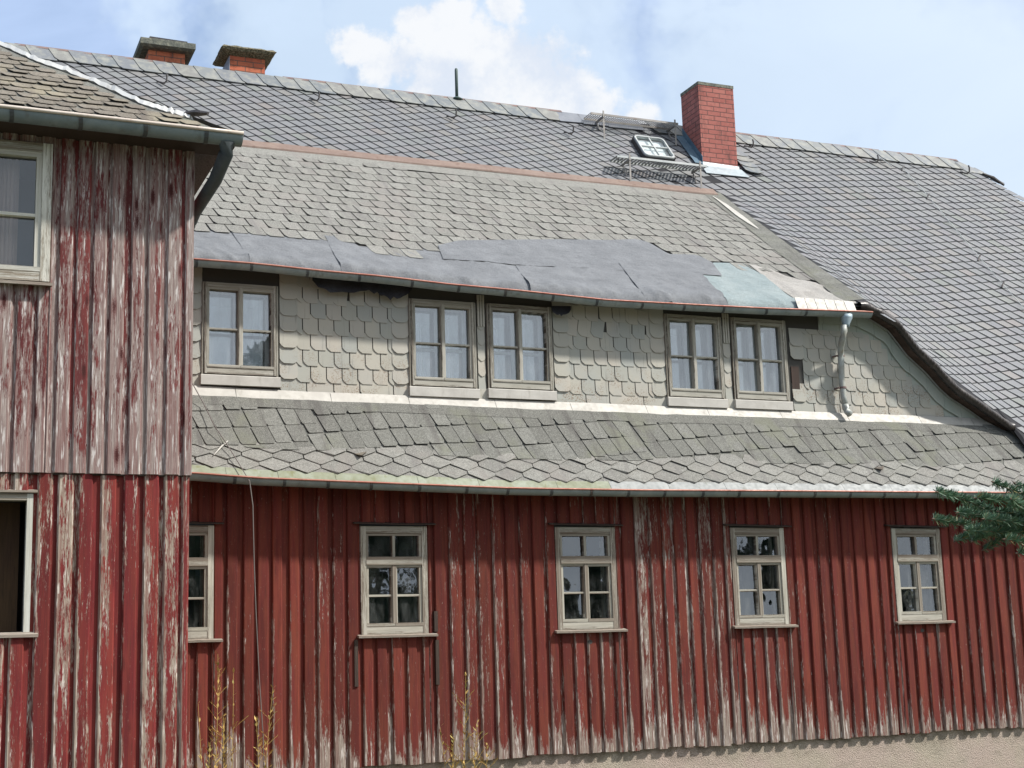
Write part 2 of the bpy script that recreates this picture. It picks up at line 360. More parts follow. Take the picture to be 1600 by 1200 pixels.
# ------------------------------------------------------------------ mesh helpers
class MB:
    def __init__(s): s.v = []; s.f = []; s.uv = []; s.mi = []; s.at = []
    def face(s, pts, uv=None, m=0, a=0.):
        i = len(s.v); s.v += [tuple(p) for p in pts]; s.f.append(tuple(range(i, i + len(pts))))
        s.uv += list(uv) if uv else [(0, 0)] * len(pts); s.mi.append(m); s.at.append(a)
    def shell(s, rings, closed=True, m=0, a=0., caps=True, uvs=None):
        """rings: list of equal-length vertex lists, joined into one island"""
        n = len(rings[0]); b = len(s.v)
        for r in rings: s.v += [tuple(p) for p in r]
        for i in range(len(rings) - 1):
            for j in range(n if closed else n - 1):
                k = (j + 1) % n
                s.f.append((b + i * n + j, b + i * n + k, b + (i + 1) * n + k, b + (i + 1) * n + j)); s.mi.append(m); s.at.append(a)
                if uvs:
                    (u0, u1), (v0, v1) = (uvs[0][j], uvs[0][k]), (uvs[1][i], uvs[1][i + 1])
                    s.uv += [(u0, v0), (u1, v0), (u1, v1), (u0, v1)]
                else: s.uv += [(0, 0)] * 4
        if caps and closed:
            for rr, fl in ((0, True), (len(rings) - 1, False)):
                ids = [b + rr * n + j for j in range(n)]
                if fl: ids.reverse()
                s.f.append(tuple(ids)); s.mi.append(m); s.at.append(a)
                s.uv += [(uvs[0][(i - b) % n], uvs[1][rr]) for i in ids] if uvs else [(0, 0)] * n
    def box(s, x0, x1, y0, y1, z0, z1, m=0, a=0., along='z', org=None):
        o = org if org is not None else (z0 if along == 'z' else x0)
        if along == 'z':
            prof = [(x0, y0), (x1, y0), (x1, y1), (x0, y1)]
            s.shell([[(x, y, z) for x, y in prof] for z in (z0, z1)], True, m, a, True, ([0.02, .98, .98, .02], [z0 - o + 1, z1 - o + 1] if org is None else [z0 - o, z1 - o]))
        else:
            prof = [(y0, z1), (y0, z0), (y1, z0), (y1, z1)]
            s.shell([[(x, y, z) for y, z in prof] for x in (x0, x1)], True, m, a, True, ([.98, .02, .02, .98], [x0 - o + 1, x1 - o + 1]))
    def obox(s, c, ax, ay, az, m=0, a=0.):
        c = Vector(c); ax, ay, az = Vector(ax), Vector(ay), Vector(az)
        s.shell([[c - ax - ay + az * k, c + ax - ay + az * k, c + ax + ay + az * k, c - ax + ay + az * k] for k in (-1, 1)], True, m, a, True, ([0, 1, 1, 0], [1, 1 + 2 * az.length]))
    def prism(s, poly, vec, m=0, a=0.):
        vec = Vector(vec)
        s.shell([[Vector(p) for p in poly], [Vector(p) + vec for p in poly]], True, m, a)
    def tube(s, pts, r, n=8, m=0, a=0.):
        pts = [Vector(p) for p in pts]; rings = []; up = Vector((0, 0, 1))
        for i, p in enumerate(pts):
            t = (pts[min(i + 1, len(pts) - 1)] - pts[max(i - 1, 0)]).normalized()
            x = t.cross(up if abs(t.z) < .9 else Vector((1, 0, 0))).normalized(); y = x.cross(t)
            rr = r[i] if isinstance(r, (list, tuple)) else r
            rings.append([p + (x * cos(2 * pi * k / n) + y * sin(2 * pi * k / n)) * rr for k in range(n)])
        s.shell(rings, True, m, a)
    def build(s, name, mats, parent=None, smooth=False):
        me = bpy.data.meshes.new(name); me.from_pydata(s.v, [], s.f)
        if not isinstance(mats, (list, tuple)): mats = [mats]
        for mm in mats: me.materials.append(mm)
        uvl = me.uv_layers.new(name='UVMap'); uvl.data.foreach_set('uv', [c for p in s.uv for c in p])
        me.polygons.foreach_set('material_index', s.mi)
        at = me.attributes.new('peel', 'FLOAT', 'FACE'); at.data.foreach_set('value', s.at)
        if smooth: me.polygons.foreach_set('use_smooth', [True] * len(s.f))
        me.update()
        o = bpy.data.objects.new(name, me); COL.objects.link(o)
        if parent: attach(o, parent)
        return o
def world_of(o):
    m = Matrix.Identity(4)
    chain = []
    while o: chain.append(o); o = o.parent
    for c in reversed(chain): m = m @ c.matrix_parent_inverse @ c.matrix_basis
    return m
def attach(o, p):
    o.parent = p; o.matrix_parent_inverse = world_of(p).inverted()
def thing(name, label, cat, loc=(0, 0, 0), group=None):
    o = bpy.data.objects.new(name, None); COL.objects.link(o); o.location = loc; tag(o, label, cat, group); return o
def tag(o, label, cat, group=None, kind=None):
    if label: o['label'] = label
    if cat: o['category'] = cat
    if group: o['group'] = group
    if kind: o['kind'] = kind
    return o
def smooth_by_angle(o, deg=40):
    me = o.data
    me.polygons.foreach_set('use_smooth', [True] * len(me.polygons))
    try: me.set_sharp_from_angle(angle=radians(deg))
    except Exception: pass

# ------------------------------------------------------------------ ground
g = MB(); G = 300
g.face([(-G, -G, 0), (G, -G, 0), (G, G, 0), (-G, G, 0)])
go = g.build('ground', m_ground); go['kind'] = 'structure'

# ------------------------------------------------------------------ roof surfaces (heights over the plan)
PITCH = radians(50); T50 = tan(PITCH); YE = -.35; YR = 5.55
rim_lo = [(p.x, p.z) for p in (onY(x, y, -.42) for x, y in ((297, 740), (400, 748), (600, 756), (800, 764), (1000, 767), (1200, 768), (1460, 770), (1600, 771)))]
def zA(X, Y):
    sag = interp(X, rim_lo) + .05 - 4.357
    und = .012 * mnoise.noise((X * .7, Y * .9, 3.1))
    return 4.357 + T50 * (Y - YE) + sag * max(0, 1 - (Y - YE)) + und
YDE, YD, YST = .35, .60, 4.165       # dormer eave edge, dormer wall plane, top of the dormer roof
rim_up = [(p.x, p.z) for p in (onY(x, y, .20) for x, y in ((305, 405), (400, 412), (500, 423), (600, 432), (700, 444), (800, 453), (950, 469), (1100, 477), (1200, 482), (1351, 487)))]
def zB(X, Y):
    ze = interp(X, rim_up) + .105
    t = (Y - YDE) / (YST - YDE)
    return lerp(ze, 4.357 + T50 * (YST - YE), t) + .012 * mnoise.noise((X * .8, Y * .8, 9.))
edge_px = ((1350, 473), (1375, 485), (1400, 501), (1429, 539), (1460, 568), (1479, 590), (1495, 605), (1528, 627), (1556, 647), (1576, 662))
edge = [(p.x, p.z) for p in (onY(x, y, YDE) for x, y in edge_px)]
X1 = edge[0][0]; X2 = edge[-1][0]
edge_x = edge + [(X2 + .2, edge[-1][1] - .12), (X2 + .6, edge[-1][1] - .3)]
def wraw(X):
    a = zA(X, YDE); b = zB(X, YDE)
    e = sum(interp(X + d, edge_x) for d in (-.12, -.06, 0, .06, .12)) / 5 if X > X1 + .12 else interp(X, edge_x)
    return max(0, min(1.1, (e - a) / (b - a)))
W2 = wraw(X2)
def wfun(X, Y):
    if X <= X1: return 1.
    if X <= X2: return wraw(X)
    return W2 * (1 - sstep(X2 - .25, X2 + .7, X)) / (1 - sstep(X2 - .25, X2 + .7, X2)) * (1 if Y > YDE else sstep(-.2, YDE, Y))
def zS(X, Y):                         # main roof with the slates swept up onto the end of the dormer
    a = zA(X, Y)
    if X < X2 + .7:
        d = zB(X, Y) - a
        if d > 0: return a + wfun(X, Y) * d
    return a
XV = 18.9
house = thing('farmhouse', 'long red boarded farmhouse with slate roof, wide dormer and three brick chimneys', 'farmhouse', (9.8, 3, 0))

def level_y(X, s):                     # where the course of slope distance s (counted by height) lies on the swept roof
    y = YE + s * cos(PITCH)
    if X >= X2 + .7 or y > YST: return y
    z = 4.357 + T50 * (y - YE); a, b = YDE - 1.2, YR
    for _ in range(22):
        m = (a + b) / 2
        if zS(X, m) < z: a = m
        else: b = m
    return b
def shingles(mb, zf, y0, pitch, Xr, Sr, a, b, poly, ok, jit=.0, lift=.012, base=.008, gap=.012, thick=.010, m=0, brick_off=0., rowjit=0., curl=0., ym=None, smin=None):
    """lay a lattice of lapped pieces; a: step along a course, b: step down to the next course (dX, dslope)"""
    c, sn = cos(pitch), sin(pitch); N = Vector((0, -sn, c))
    slope = a[1] / a[0]
    det = a[0] * b[1] - a[1] * b[0]
    corners = [((X * b[1] - S * b[0]) / det, (a[0] * S - a[1] * X) / det) for X in Xr for S in Sr]
    i0, i1 = int(min(q[0] for q in corners)) - 2, int(max(q[0] for q in corners)) + 2
    j0, j1 = int(min(q[1] for q in corners)) - 2, int(max(q[1] for q in corners)) + 2
    for j in range(j0, j1):
        ro = (brick_off * (j % 2)) + U(-rowjit, rowjit)
        for i in range(i0, i1):
            ox = (i + ro) * a[0] + j * b[0]; os = (i + ro) * a[1] + j * b[1]
            if not (Xr[0] - .3 < ox < Xr[1] + .3 and Sr[0] - .3 < os < Sr[1] + .3): continue
            X = ox; S = os; P = Vector((X, ym(X, S) if ym else y0 + S * c, 0)); P.z = zf(P.x, P.y)
            if not ok(P): continue
            if ym and X < X2 + .8: N = Vector((-(zf(P.x + .05, P.y) - zf(P.x - .05, P.y)) / .1, -(zf(P.x, P.y + .05) - zf(P.x, P.y - .05)) / .1, 1)).normalized()
            top = []; hb = lift + U(0, jit) ; tw = U(-curl, curl)
            jx, js = U(-jit, jit) * .6, U(-jit, jit) * .6
            for (dx, ds, lo) in poly:
                x, s = X + dx + jx, S + ds + js
                if smin is not None: s = max(s, smin + .012 * mnoise.noise((x * 3, 1, 1)))
                h = base + hb * lo + tw * lo * (1 if dx > 0 else -1)
                y = ym(x, s) if ym else y0 + s * c
                top.append(Vector((x, y, zf(x, y))) + N * h)
            n = len(top); bi = len(mb.v)
            mb.v += [tuple(p) for p in top] + [tuple(p - N * thick) for p in top]
            mb.f.append(tuple(range(bi, bi + n))); mb.mi.append(m); mb.at.append(0); mb.uv += [(0, 0)] * n
            for k in range(n):
                k2 = (k + 1) % n
                mb.f.append((bi + k, bi + n + k, bi + n + k2, bi + k2)); mb.mi.append(m); mb.at.append(0); mb.uv += [(0, 0)] * 4

def surface(zf, X0, X1_, ny, y0, y1, dx=.25, h=0., keep=None):
    mb = MB(); nx = max(1, int((X1_ - X0) / dx))
    def y0f(x): return y0(x) if callable(y0) else y0
    def y1f(x): return y1(x) if callable(y1) else y1
    idx = {}
    for i in range(nx + 1):
        x = lerp(X0, X1_, i / nx)
        for j in range(ny + 1):
            y = lerp(y0f(x), y1f(x), j / ny); idx[i, j] = len(mb.v); mb.v.append((x, y, zf(x, y) + h))
    for i in range(nx):
        for j in range(ny):
            q = (idx[i, j], idx[i + 1, j], idx[i + 1, j + 1], idx[i, j + 1])
            mb.f.append(q); mb.mi.append(0); mb.at.append(0); mb.uv += [(0, 0)] * 4
    return mb

# boundary between bitumen and slates on the dormer's right end, as X over Y
bnd = sorted((p.y, p.x) for p in (onS(x, y, zB, YDE, 5) for x, y in ((1112, 304), (1145, 331), (1180, 357), (1240, 404), (1300, 448), (1338, 478))))
def bndX(Y): return interp(Y, bnd)
def hipX(Y):                          # right verge with its small half hip
    return interp(Y, [(-1, 19.15), (4.2, 19.15), (4.71, 19.05), (4.95, 18.92), (5.26, 18.74), (5.6, 18.26)])

# ---- slate roof
sl_m = MB()
XL = -2.5
base = surface(zS, X1, 19.2, 40, lambda x: YE if x > X2 else YDE, lambda x: YR if x < 18.26 else max(.0, interp(x, [(18.26, 5.55), (18.74, 5.26), (18.92, 4.95), (19.05, 4.71), (19.15, 4.2), (19.2, YE)])), .12)
base2 = surface(zA, XL, X1, 12, lambda x: YST if x < bnd[-1][1] else max(YDE, interp(x, sorted((b_, a_) for a_, b_ in bnd))), YR, .25)
for bmb in (base, base2):
    o_ = len(sl_m.v); sl_m.v += bmb.v; sl_m.f += [tuple(i + o_ for i in f) for f in bmb.f]; sl_m.mi += [1] * len(bmb.f); sl_m.at += bmb.at; sl_m.uv += bmb.uv
def slate_ok(P):
    if P.y > YR - .1 or P.x > hipX(P.y) - .02: return False
    if P.x < X1 + .02:
        return P.y > YST + .03 if P.x < bnd[-1][1] else P.x > bndX(P.y) + .10
    if P.x < X2: return P.y > YDE + .10
    return P.y > YE - .02 and (P.x > X2 + .03 or P.y > YDE + .1)
k = .1685
def slate_poly(wd, k, g=.042, gs=.015):
    bx, bs = .85 * k, -k
    sA = .2 * wd
    return [(g, 0, 0), (wd, sA, 0), (wd + bx - g * .6, sA + bs + gs, 1), (bx + g, bs + gs, 1)]
SLOPE_A = .2
shingles(sl_m, zS, YE, PITCH, (X1 - 1.2, 19.3), (0, 9.4), (.225, .045), (.85 * k, -k), slate_poly(.225, k), lambda P: slate_ok(P) and P.x > 11.2, .004, .004, .006, thick=.007, ym=level_y)
k2 = .142
shingles(sl_m, zS, YE, PITCH, (XL, 11.4), (6.5, 9.4), (.165, .054), (1.0 * k2, -k2), [(.034, .006, 0), (.165, .054, 0), (.165 + k2 - .012, .054 - k2 + .013, 1), (k2 + .034, -k2 + .013, 1)], lambda P: slate_ok(P) and P.x <= 11.2, .003, .004, .006, thick=.006)
roof = sl_m.build('slate_roof', [m_slate, m_slateback], house)

# back slope, gables: the far side of the house
bk = MB()
zr = 4.357 + T50 * (YR - YE)
bk.face([(XL, YR + .02, zr - .01), (18.26, YR + .02, zr - .01), (19.1, 11.4, 4.4), (XL, 11.4, 4.4)])
bk.face([(18.26, YR + .02, zr - .01), (18.74, 5.28, zr - .38), (19.1, 4.6, zr - 1.2), (19.1, 6.6, zr - 1.2)])
bk.face([(18.26, YR + .02, zr - .01), (19.1, 6.6, zr - 1.2), (19.1, 11.4, 4.4)])
bk.build('rear_roof', m_slate, house)
gw = MB()
gw.face([(18.8, 0.03, 0), (18.8, 11, 0), (18.8, 11, 4.6), (18.8, 6.6, zr - 1.4), (18.8, 4.6, zr - 1.4), (18.8, .03, 4.6)])
gw.face([(XL, 11, 0), (18.8, 11, 0), (18.8, 11, 4.7), (XL, 11, 4.7)])
gw.build('gable_wall', m_plaster, house)

# ---- ridge capping
rc = MB(); x = XL
c50, s50 = cos(PITCH), sin(PITCH); N50 = Vector((0, -s50, c50))
while x < 18.3:
    wd = U(.25, .34); hgt = .33 + U(-.015, .015)
    if 9.85 < x < 11.4:
        if rc.v: rc.build('ridge_capping', m_ridge, house); rc = MB()
        x += wd; continue
    sk = .07
    def rp(dx, s, h):
        y = YR + .02 - s * c50; return Vector((x + dx, y, zA(x + dx, min(y, YR)) + (max(0, y - YR)) * T50)) + N50 * h
    top = [rp(0 - .03, 0, .045), rp(wd, 0, .035), rp(wd + sk, hgt * .55, .034), rp(wd + sk + .02, hgt, .030), rp(sk + .05, hgt + .01, .040), rp(sk - .015, hgt * .85, .045)]
    if x + wd + sk > 18.45: break
    rc.prism(top, -N50 * .012); x += wd
top = [Vector((18.05, YR, zr + .04)), Vector((18.28, YR, zr + .04)), Vector((18.80, 5.27, zr - .34 + .05)), Vector((18.3, 5.33, zr - .25))]
ridge = rc.build('ridge_capping', m_ridge, house)
rc = MB(); rc.prism(top, -N50 * .012); rc.build('ridge_end', m_ridge, ridge)
ld = MB()
for xa, xb in ((9.85, 10.3), (10.28, 10.78), (10.76, 11.45)):
    pts = []
    for (xx, s) in ((xa, 0), (xb, 0), (xb + .02, .30), (xa + .02, .33)):
        y = YR + .02 - s * c50; pts.append(Vector((xx, y, zr - s * s50)) + N50 * (.05 + .008 * s))
    ld.prism(pts, -N50 * .012)
ld.build('ridge_sheet', m_lead, ridge)
for xa, xb in ((1.2, 3.4), (5.2, 7.2), (7.15, 10.0), (13.9, 16.5), (16.6, 18.3), (12.6, 13.95)):
    rs = MB()
    pts = [Vector((lerp(xa, xb, i / 6), YR + .01, zr + .055 + .008 * mnoise.noise((lerp(xa, xb, i / 6) * 2, 0, 0)))) for i in range(7)]
    for a_, b_ in zip(pts, pts[1:]):
        rs.shell([[a_ + Vector(q) for q in ((0, -.045, -.035), (0, 0, .012), (0, .06, -.03))], [b_ + Vector(q) for q in ((0, -.045, -.035), (0, 0, .012), (0, .06, -.03))]], True)
    rs.build('ridge_strip', m_rust, ridge)
hp = MB()                             # tarred hip edge
hp.tube([(18.66, 5.30, zr - .27), (18.82, 5.2, zr - .37), (18.93, 5.05, zr - .55)], [.02, .035, .02], 6)
hp.build('hip_edge', m_tar, ridge)

# ---- dormer roof: bitumen tabs, bare felt below
felt_top = [(300, 364), (362, 369), (400, 372), (415, 380), (495, 382), (510, 378), (540, 381), (555, 386), (563, 397), (625, 400), (685, 400), (700, 393), (720, 388), (800, 387), (875, 386), (960, 388), (1000, 386), (1020, 393),
            (1050, 410), (1095, 411), (1120, 421), (1172, 422), (1200, 425), (1235, 443), (1290, 455), (1320, 458), (1345, 476)]
dr = MB()
sub = surface(zB, XL, X1 + .02, 20, YDE, lambda x: min(YST, interp(x, sorted((b_, a_) for a_, b_ in bnd))) if x > bnd[-1][1] else YST, .2)
dr.v += sub.v; dr.f += sub.f; dr.mi += [1] * len(sub.f); dr.at += sub.at; dr.uv += sub.uv
PB = math.atan2(4.357 + T50 * (YST - YE) - 6.95, YST - YDE)
def bit_ok(P):
    if P.y > YST - .15 or P.x > bndX(P.y) - .05: return False
    px, py = topx(P); return py < interp(px, felt_top) - 9
tw, th = .225, .30
shingles(dr, zB, YDE, PB, (XL, X1 + .3), (0, 4.9), (tw, .011), (.025, -th),
         [(.010, 0, 0), (tw - .004, .011, 0), (tw + .022, -th + .015, 1), (.072, -th + .004, 1), (.030, -th + .075, 1)], bit_ok, .008, .001, .020, 0, .003, 0, .5, .06, .001)
# plain strip under the copper
st = surface(zB, XL, bnd[-1][1] - .02, 1, YST - .36, YST - .01, .45, .029)
dr.v, base_i = dr.v + st.v, len(dr.v); dr.f += [tuple(i + base_i for i in f) for f in st.f]; dr.mi += [0] * len(st.f); dr.at += st.at; dr.uv += st.uv
# edge strip of mineral felt along the slates
ed = MB()
for i in range(30):
    ya, yb = lerp(YDE + .05, YST - .02, i / 30), lerp(YDE + .05, YST - .02, (i + 1) / 30 + .004)
    def ep(y, d): X = bndX(y) + d; return Vector((X, y, zS(X, y) if X > X1 else zB(X, y)))
    ed.face([ep(ya, -.20) + Vector((0, 0, .036)), ep(ya, .16) + Vector((0, 0, .045)), ep(yb, .16) + Vector((0, 0, .045)), ep(yb, -.20) + Vector((0, 0, .036))])
dorm = dr.build('dormer_roof', [m_bit, m_bitback], house)
ed.build('edge_strip', m_bit2, dorm)
wl = MB()
pw = [onS(x, y, lambda X, Y: zB(X, Y) + .055, YDE, 5) for x, y in ((1113, 306), (1128, 318), (1150, 336), (1168, 348), (1184, 357))]
for (a_, b_), (wa, wb) in zip(zip(pw, pw[1:]), ((.01, .09), (.09, .13), (.13, .09), (.09, .02))):
    wl.face([a_, a_ + Vector((wa, 0, 0)), b_ + Vector((wb, 0, 0)), b_])
wl.build('verge_flashing', m_white, dorm)
cs = MB(); xx = XL                    # copper strip
xe = bnd[-1][1] + .05
n = 40
for i in range(n):
    a_, b_ = lerp(XL, xe, i / n), lerp(XL, xe, (i + 1) / n)
    r_ = []
    for X in (a_, b_):
        y = YST; z = zA(X, y)
        r_.append([Vector((X, y - .12, z - .12 * .73 + .03)), Vector((X, y - .12, z - .12 * .73 + .055)), Vector((X, y + .03, z + .10)), Vector((X, y + .03, z + .05))])
    cs.shell(r_, True)
cs.build('copper_strip', m_copper, dorm)

def felt(top, bot, mat, seed, h=.02, nu=26, nv=16, drop=True, name='felt_sheet', amp=.007, top_under=True):
    mb = MB(); grid = []
    def along(pts, u):
        L = [0]
        for p, q in zip(pts, pts[1:]): L.append(L[-1] + math.hypot(q[0] - p[0], q[1] - p[1]))
        d = u * L[-1]
        for i in range(len(pts) - 1):
            if d <= L[i + 1] + 1e-9:
                t = (d - L[i]) / max(1e-9, L[i + 1] - L[i]); return lerp(pts[i][0], pts[i + 1][0], t), lerp(pts[i][1], pts[i + 1][1], t)
        return pts[-1]
    for i in range(nu + 1):
        u = i / nu; col_ = []
        P = onS(*along(top, u), zB, YDE - .3, 5)
        P.y += .10 if top_under else 0
        Q = onY(*along(bot, u), .27) if drop else onS(*along(bot, u), zB, YDE - .3, 5)
        for j in range(nv + 1):
            v = j / nv
            if drop:
                if v < .7: t = v / .7; x_ = lerp(P.x, Q.x, t * .95); y_ = lerp(P.y, YDE + .02, t); z_ = zB(x_, y_)
                else:
                    t = (v - .7) / .3; x_ = lerp(lerp(P.x, Q.x, .95), Q.x, t); y_ = lerp(YDE + .02, .285, sin(t * pi / 2)); z_ = lerp(zB(x_, YDE + .02), interp(x_, rim_up) - .03, t ** 1.6)
            else: t = v; x_ = lerp(P.x, Q.x, t); y_ = lerp(P.y, Q.y, t); z_ = zB(x_, y_)
            wv = mnoise.noise((x_ * 2.1 + seed, y_ * 1.5, seed)) + .6 * mnoise.noise((x_ * 5.5 - y_ * 3, y_ * 4, seed + 3))
            k_ = sstep(0, .12, v) if v < .12 else 1
            cr = mnoise.noise((x_ * 3.2 + y_ * 2.6 + seed * 3, y_ * 1.1 - x_ * .5, seed + 9)); wv += 1.6 * max(0, 1 - abs(cr) * 7)
            bul = .012 * math.exp(-((v - .66) / .10) ** 2) * (1 + 1.2 * mnoise.noise((x_ * 1.6, seed, 2))) if drop else 0
            col_.append(Vector((x_, y_, z_)) + Vector((0, -.5, .86)) * (h + bul + k_ * amp * (1 + 1.4 * sstep(.45, .75, v) * (1 if drop else 0)) * (.5 + wv)))
        grid.append(col_)
    b = len(mb.v)
    for c_ in grid: mb.v += [tuple(p) for p in c_]
    for i in range(nu):
        for j in range(nv):
            mb.f.append((b + i * (nv + 1) + j, b + (i + 1) * (nv + 1) + j, b + (i + 1) * (nv + 1) + j + 1, b + i * (nv + 1) + j + 1)); mb.mi.append(0); mb.at.append(0); mb.uv += [(0, 0)] * 4
    o = mb.build(name, mat, dorm, True)
    return o
felt([(296, 362), (330, 364), (366, 368)], [(300, 406), (345, 410), (393, 414)], m_felt, 1, .004)
felt([(362, 367), (400, 368), (430, 376), (495, 377), (512, 372)], [(391, 414), (440, 418), (480, 422), (510, 425), (536, 428)], m_felt, 2, .010)
felt([(508, 372), (545, 377), (563, 392), (620, 396), (690, 396), (720, 398), (760, 404), (805, 410)], [(534, 428), (600, 434), (700, 446), (770, 454), (832, 460)], m_felt, 3, .016, 44)
felt([(800, 408), (860, 412), (978, 420)], [(829, 460), (900, 468), (960, 473), (1010, 475)], m_felt, 5, .023, 30)
felt([(970, 418), (1030, 424), (1094, 430)], [(1008, 474), (1080, 480), (1139, 484)], m_felt, 8, .030, 26, amp=.010)
felt([(688, 392), (720, 384), (800, 383), (875, 382), (960, 383), (1000, 381), (1020, 387), (1050, 405), (1095, 406), (1118, 418)], [(692, 408), (760, 412), (800, 417), (905, 422), (970, 426), (1060, 430), (1128, 434)], m_felt, 11, .028, 44, 10, False, amp=.004)
felt([(1090, 430), (1120, 417), (1174, 418)], [(1138, 484), (1190, 487), (1252, 486)], m_feltg, 14, .016, 20)
felt([(1170, 418), (1195, 420), (1235, 438), (1290, 450), (1325, 456)], [(1246, 474), (1280, 474), (1310, 475), (1345, 478)], m_feltc, 17, .014, 24, 10, False, 'underlay_sheet', .012)
ef = MB()                             # cream sheet over the end of the gutter
pa, pb = onY(1245, 478, .26), onY(1337, 478, .26)
zt = (onY(1290, 468, .30).z); zb_ = onY(1290, 487, .22).z
for i in range(6):
    xa, xb = lerp(pa.x, pb.x, i / 6), lerp(pa.x, pb.x, (i + 1) / 6 - .01)
    ef.prism([(xa, .30, zt), (xb, .30, zt), (xb, .215, zb_), (xa, .215, zb_)], (0, .012, .006))
ef.build('eave_flashing', m_white, dorm)
# torn felt under the dormer eave
for (px0, px1, t0, t1, sd) in ((488, 600, 438, 466, 1), (585, 645, 448, 474, 2), (862, 892, 484, 496, 4), (545, 640, 440, 462, 5)):
    n = 12; rows = []; tf = MB()
    for j in range(4):
        r_ = []
        for i in range(n + 1):
            px = lerp(px0, px1, i / n)
            lo = lerp(t0, t1, sin(pi * i / n) ** .5 * (.7 + .3 * mnoise.noise((i * .9, sd, 0))))
            py = lerp(t0 - 6, lo, j / 3); p = onY(px, py, .50 - .05 * j / 3 + .02 * mnoise.noise((i * .6, j, sd)))
            r_.append(p)
        rows.append(r_)
    tf.shell(rows, False, caps=False)
    tf.build('torn_felt', m_feltd, dorm, True)

# ---- skirt roof below the dormer: older bitumen, two honeycomb courses at the eave
sk = MB()
sub = surface(zA, XL, X2 + .04, 10, YE, YD + .05, .2)
sk.v += sub.v; sk.f += sub.f; sk.mi += [1] * len(sub.f); sk.at += sub.at; sk.uv += sub.uv
ytop = YD - .02; s_hex = .43
def sk_ok(P):
    s = (P.y - YE) / c50
    return P.x < X2 and s > s_hex + .03 and P.y < ytop - .02
seg = [(XL, 4.1, .0), (4.1, 6.2, .14), (6.2, 8.2, .02), (8.2, 10.4, .20), (10.4, 12.4, .06), (12.4, X2 + .1, .17)]
for xa, xb, off in seg:
    shingles(sk, zA, YE, PITCH, (xa, xb), (0, 2.0), (.198, .028), (.05, -.30),
         [(.005, off, 0), (.194, .028 + off, 0), (.194 + .05 - .004, .028 - .26 + off, 1), (.225, .022 - .30 + off, 1), (.07, .008 - .30 + off, 1), (.054, -.26 + off, 1)],
         (lambda P, xa=xa, xb=xb: sk_ok(P) and xa <= P.x < xb), .010, .004, .020, 0, .005, 0, 0, .05, .004, smin=s_hex)
tp = surface(zA, XL, X2, 1, ytop - .20, ytop + .04, .5, .042)
sk.v, base_i = sk.v + tp.v, len(sk.v); sk.f += [tuple(i + base_i for i in f) for f in tp.f]; sk.mi += [0] * len(tp.f); sk.at += tp.at; sk.uv += tp.uv
tp = surface(zA, XL, X2, 4, YE + .25, YD, .5, .013)
sk.v, base_i = sk.v + tp.v, len(sk.v); sk.f += [tuple(i + base_i for i in f) for f in tp.f]; sk.mi += [0] * len(tp.f); sk.at += tp.at; sk.uv += tp.uv
skirt = sk.build('skirt_roof', [m_bit2, m_bitback], house)
stp = surface(zA, XL, X2, 1, YE + .045, YE + .17, .5, .004)
hx = MB(); hw = .172
hx.v += stp.v; hx.f += stp.f; hx.mi += [0] * len(stp.f); hx.at += stp.at; hx.uv += stp.uv
for row, s0 in enumerate((.249, .397, .545)):
    X = XL + (row % 2) * hw
    while X < X2:
        poly = [(-.10, .06, 0), (.10, .06, 0), (hw - .005, -.04, .5), (hw - .005, -.095, .7), (.012, -.188, 1), (-.012, -.188, 1), (-hw + .005, -.095, .7), (-hw + .005, -.04, .5)]
        jx, js, tw_ = U(-.008, .008), U(-.006, .006), U(-.006, .010); lift = .013 + U(0, .008)
        topv = []
        for dx, ds, lo in poly:
            x_, s_ = min(X + dx + jx, X2 + .02), s0 + ds + js; y_ = YE + s_ * c50
            topv.append(Vector((x_, y_, zA(x_, y_))) + N50 * (.004 + .004 * row + lift * lo + tw_ * lo * (1 if dx > 0 else -1)))
        hx.prism(topv, -N50 * .007); X += 2 * hw
hx.build('honeycomb_tabs', m_bit, skirt)
p = onS(565, 713, zA)
for q, tv in ((p, 0), (onS(1375, 735, zA), 1)):
    tt = MB(); tt.prism([q + Vector((-.09, .0, .03)), q + Vector((.05, .05, .06)), q + Vector((.09, .09, .08)), q + Vector((.05, -.03, .05)), q + Vector((-.03, -.10, .0))], N50 * -.008); tt.build('torn_tab', m_bitw, skirt)
# apron above the lower gutter
ap = MB(); x = XL
while x < 19:
    wd = U(.55, 1.0); n = 6
    for i in range(n):
        a_, b_ = x + wd * i / n, x + wd * (i + 1) / n - (.004 if i == n - 1 else 0)
        def app(X, k): return Vector((X, lerp(YE + .05, YE - .06, k), zA(X, YE + .05) + lerp(.010, -.125, k)))
        ap.face([app(a_, 0), app(b_, 0), app(b_, 1), app(a_, 1)], m=0 if x > 7.6 else 1)
    x += wd
ap.build('eave_apron', [m_apron, m_aprong], skirt)
# flashing under the dormer wall
fl = MB(); x = XL
while x < X2 - .05:
    wd = min(U(.8, 1.2), X2 - .02 - x)
    n = 4
    for i in range(n):
        a_, b_ = x + wd * i / n, x + wd * (i + 1) / n - (.006 if i == n - 1 else 0)
        r0 = lambda X, k: Vector((X, YD - .035 - .10 * k, zA(X, YD - .135) + lerp(.185, .035, k) + .004 * mnoise.noise((X * 5, k, 1))))
        fl.face([r0(a_, 0), r0(b_, 0), r0(b_, 1), r0(a_, 1)])
        q0, q1 = r0(a_, 1), r0(b_, 1)
        fl.face([q0, q1, q1 + Vector((0, .01, -.03)), q0 + Vector((0, .01, -.03))])
    x += wd
fl.build('dormer_flashing', m_white, house)

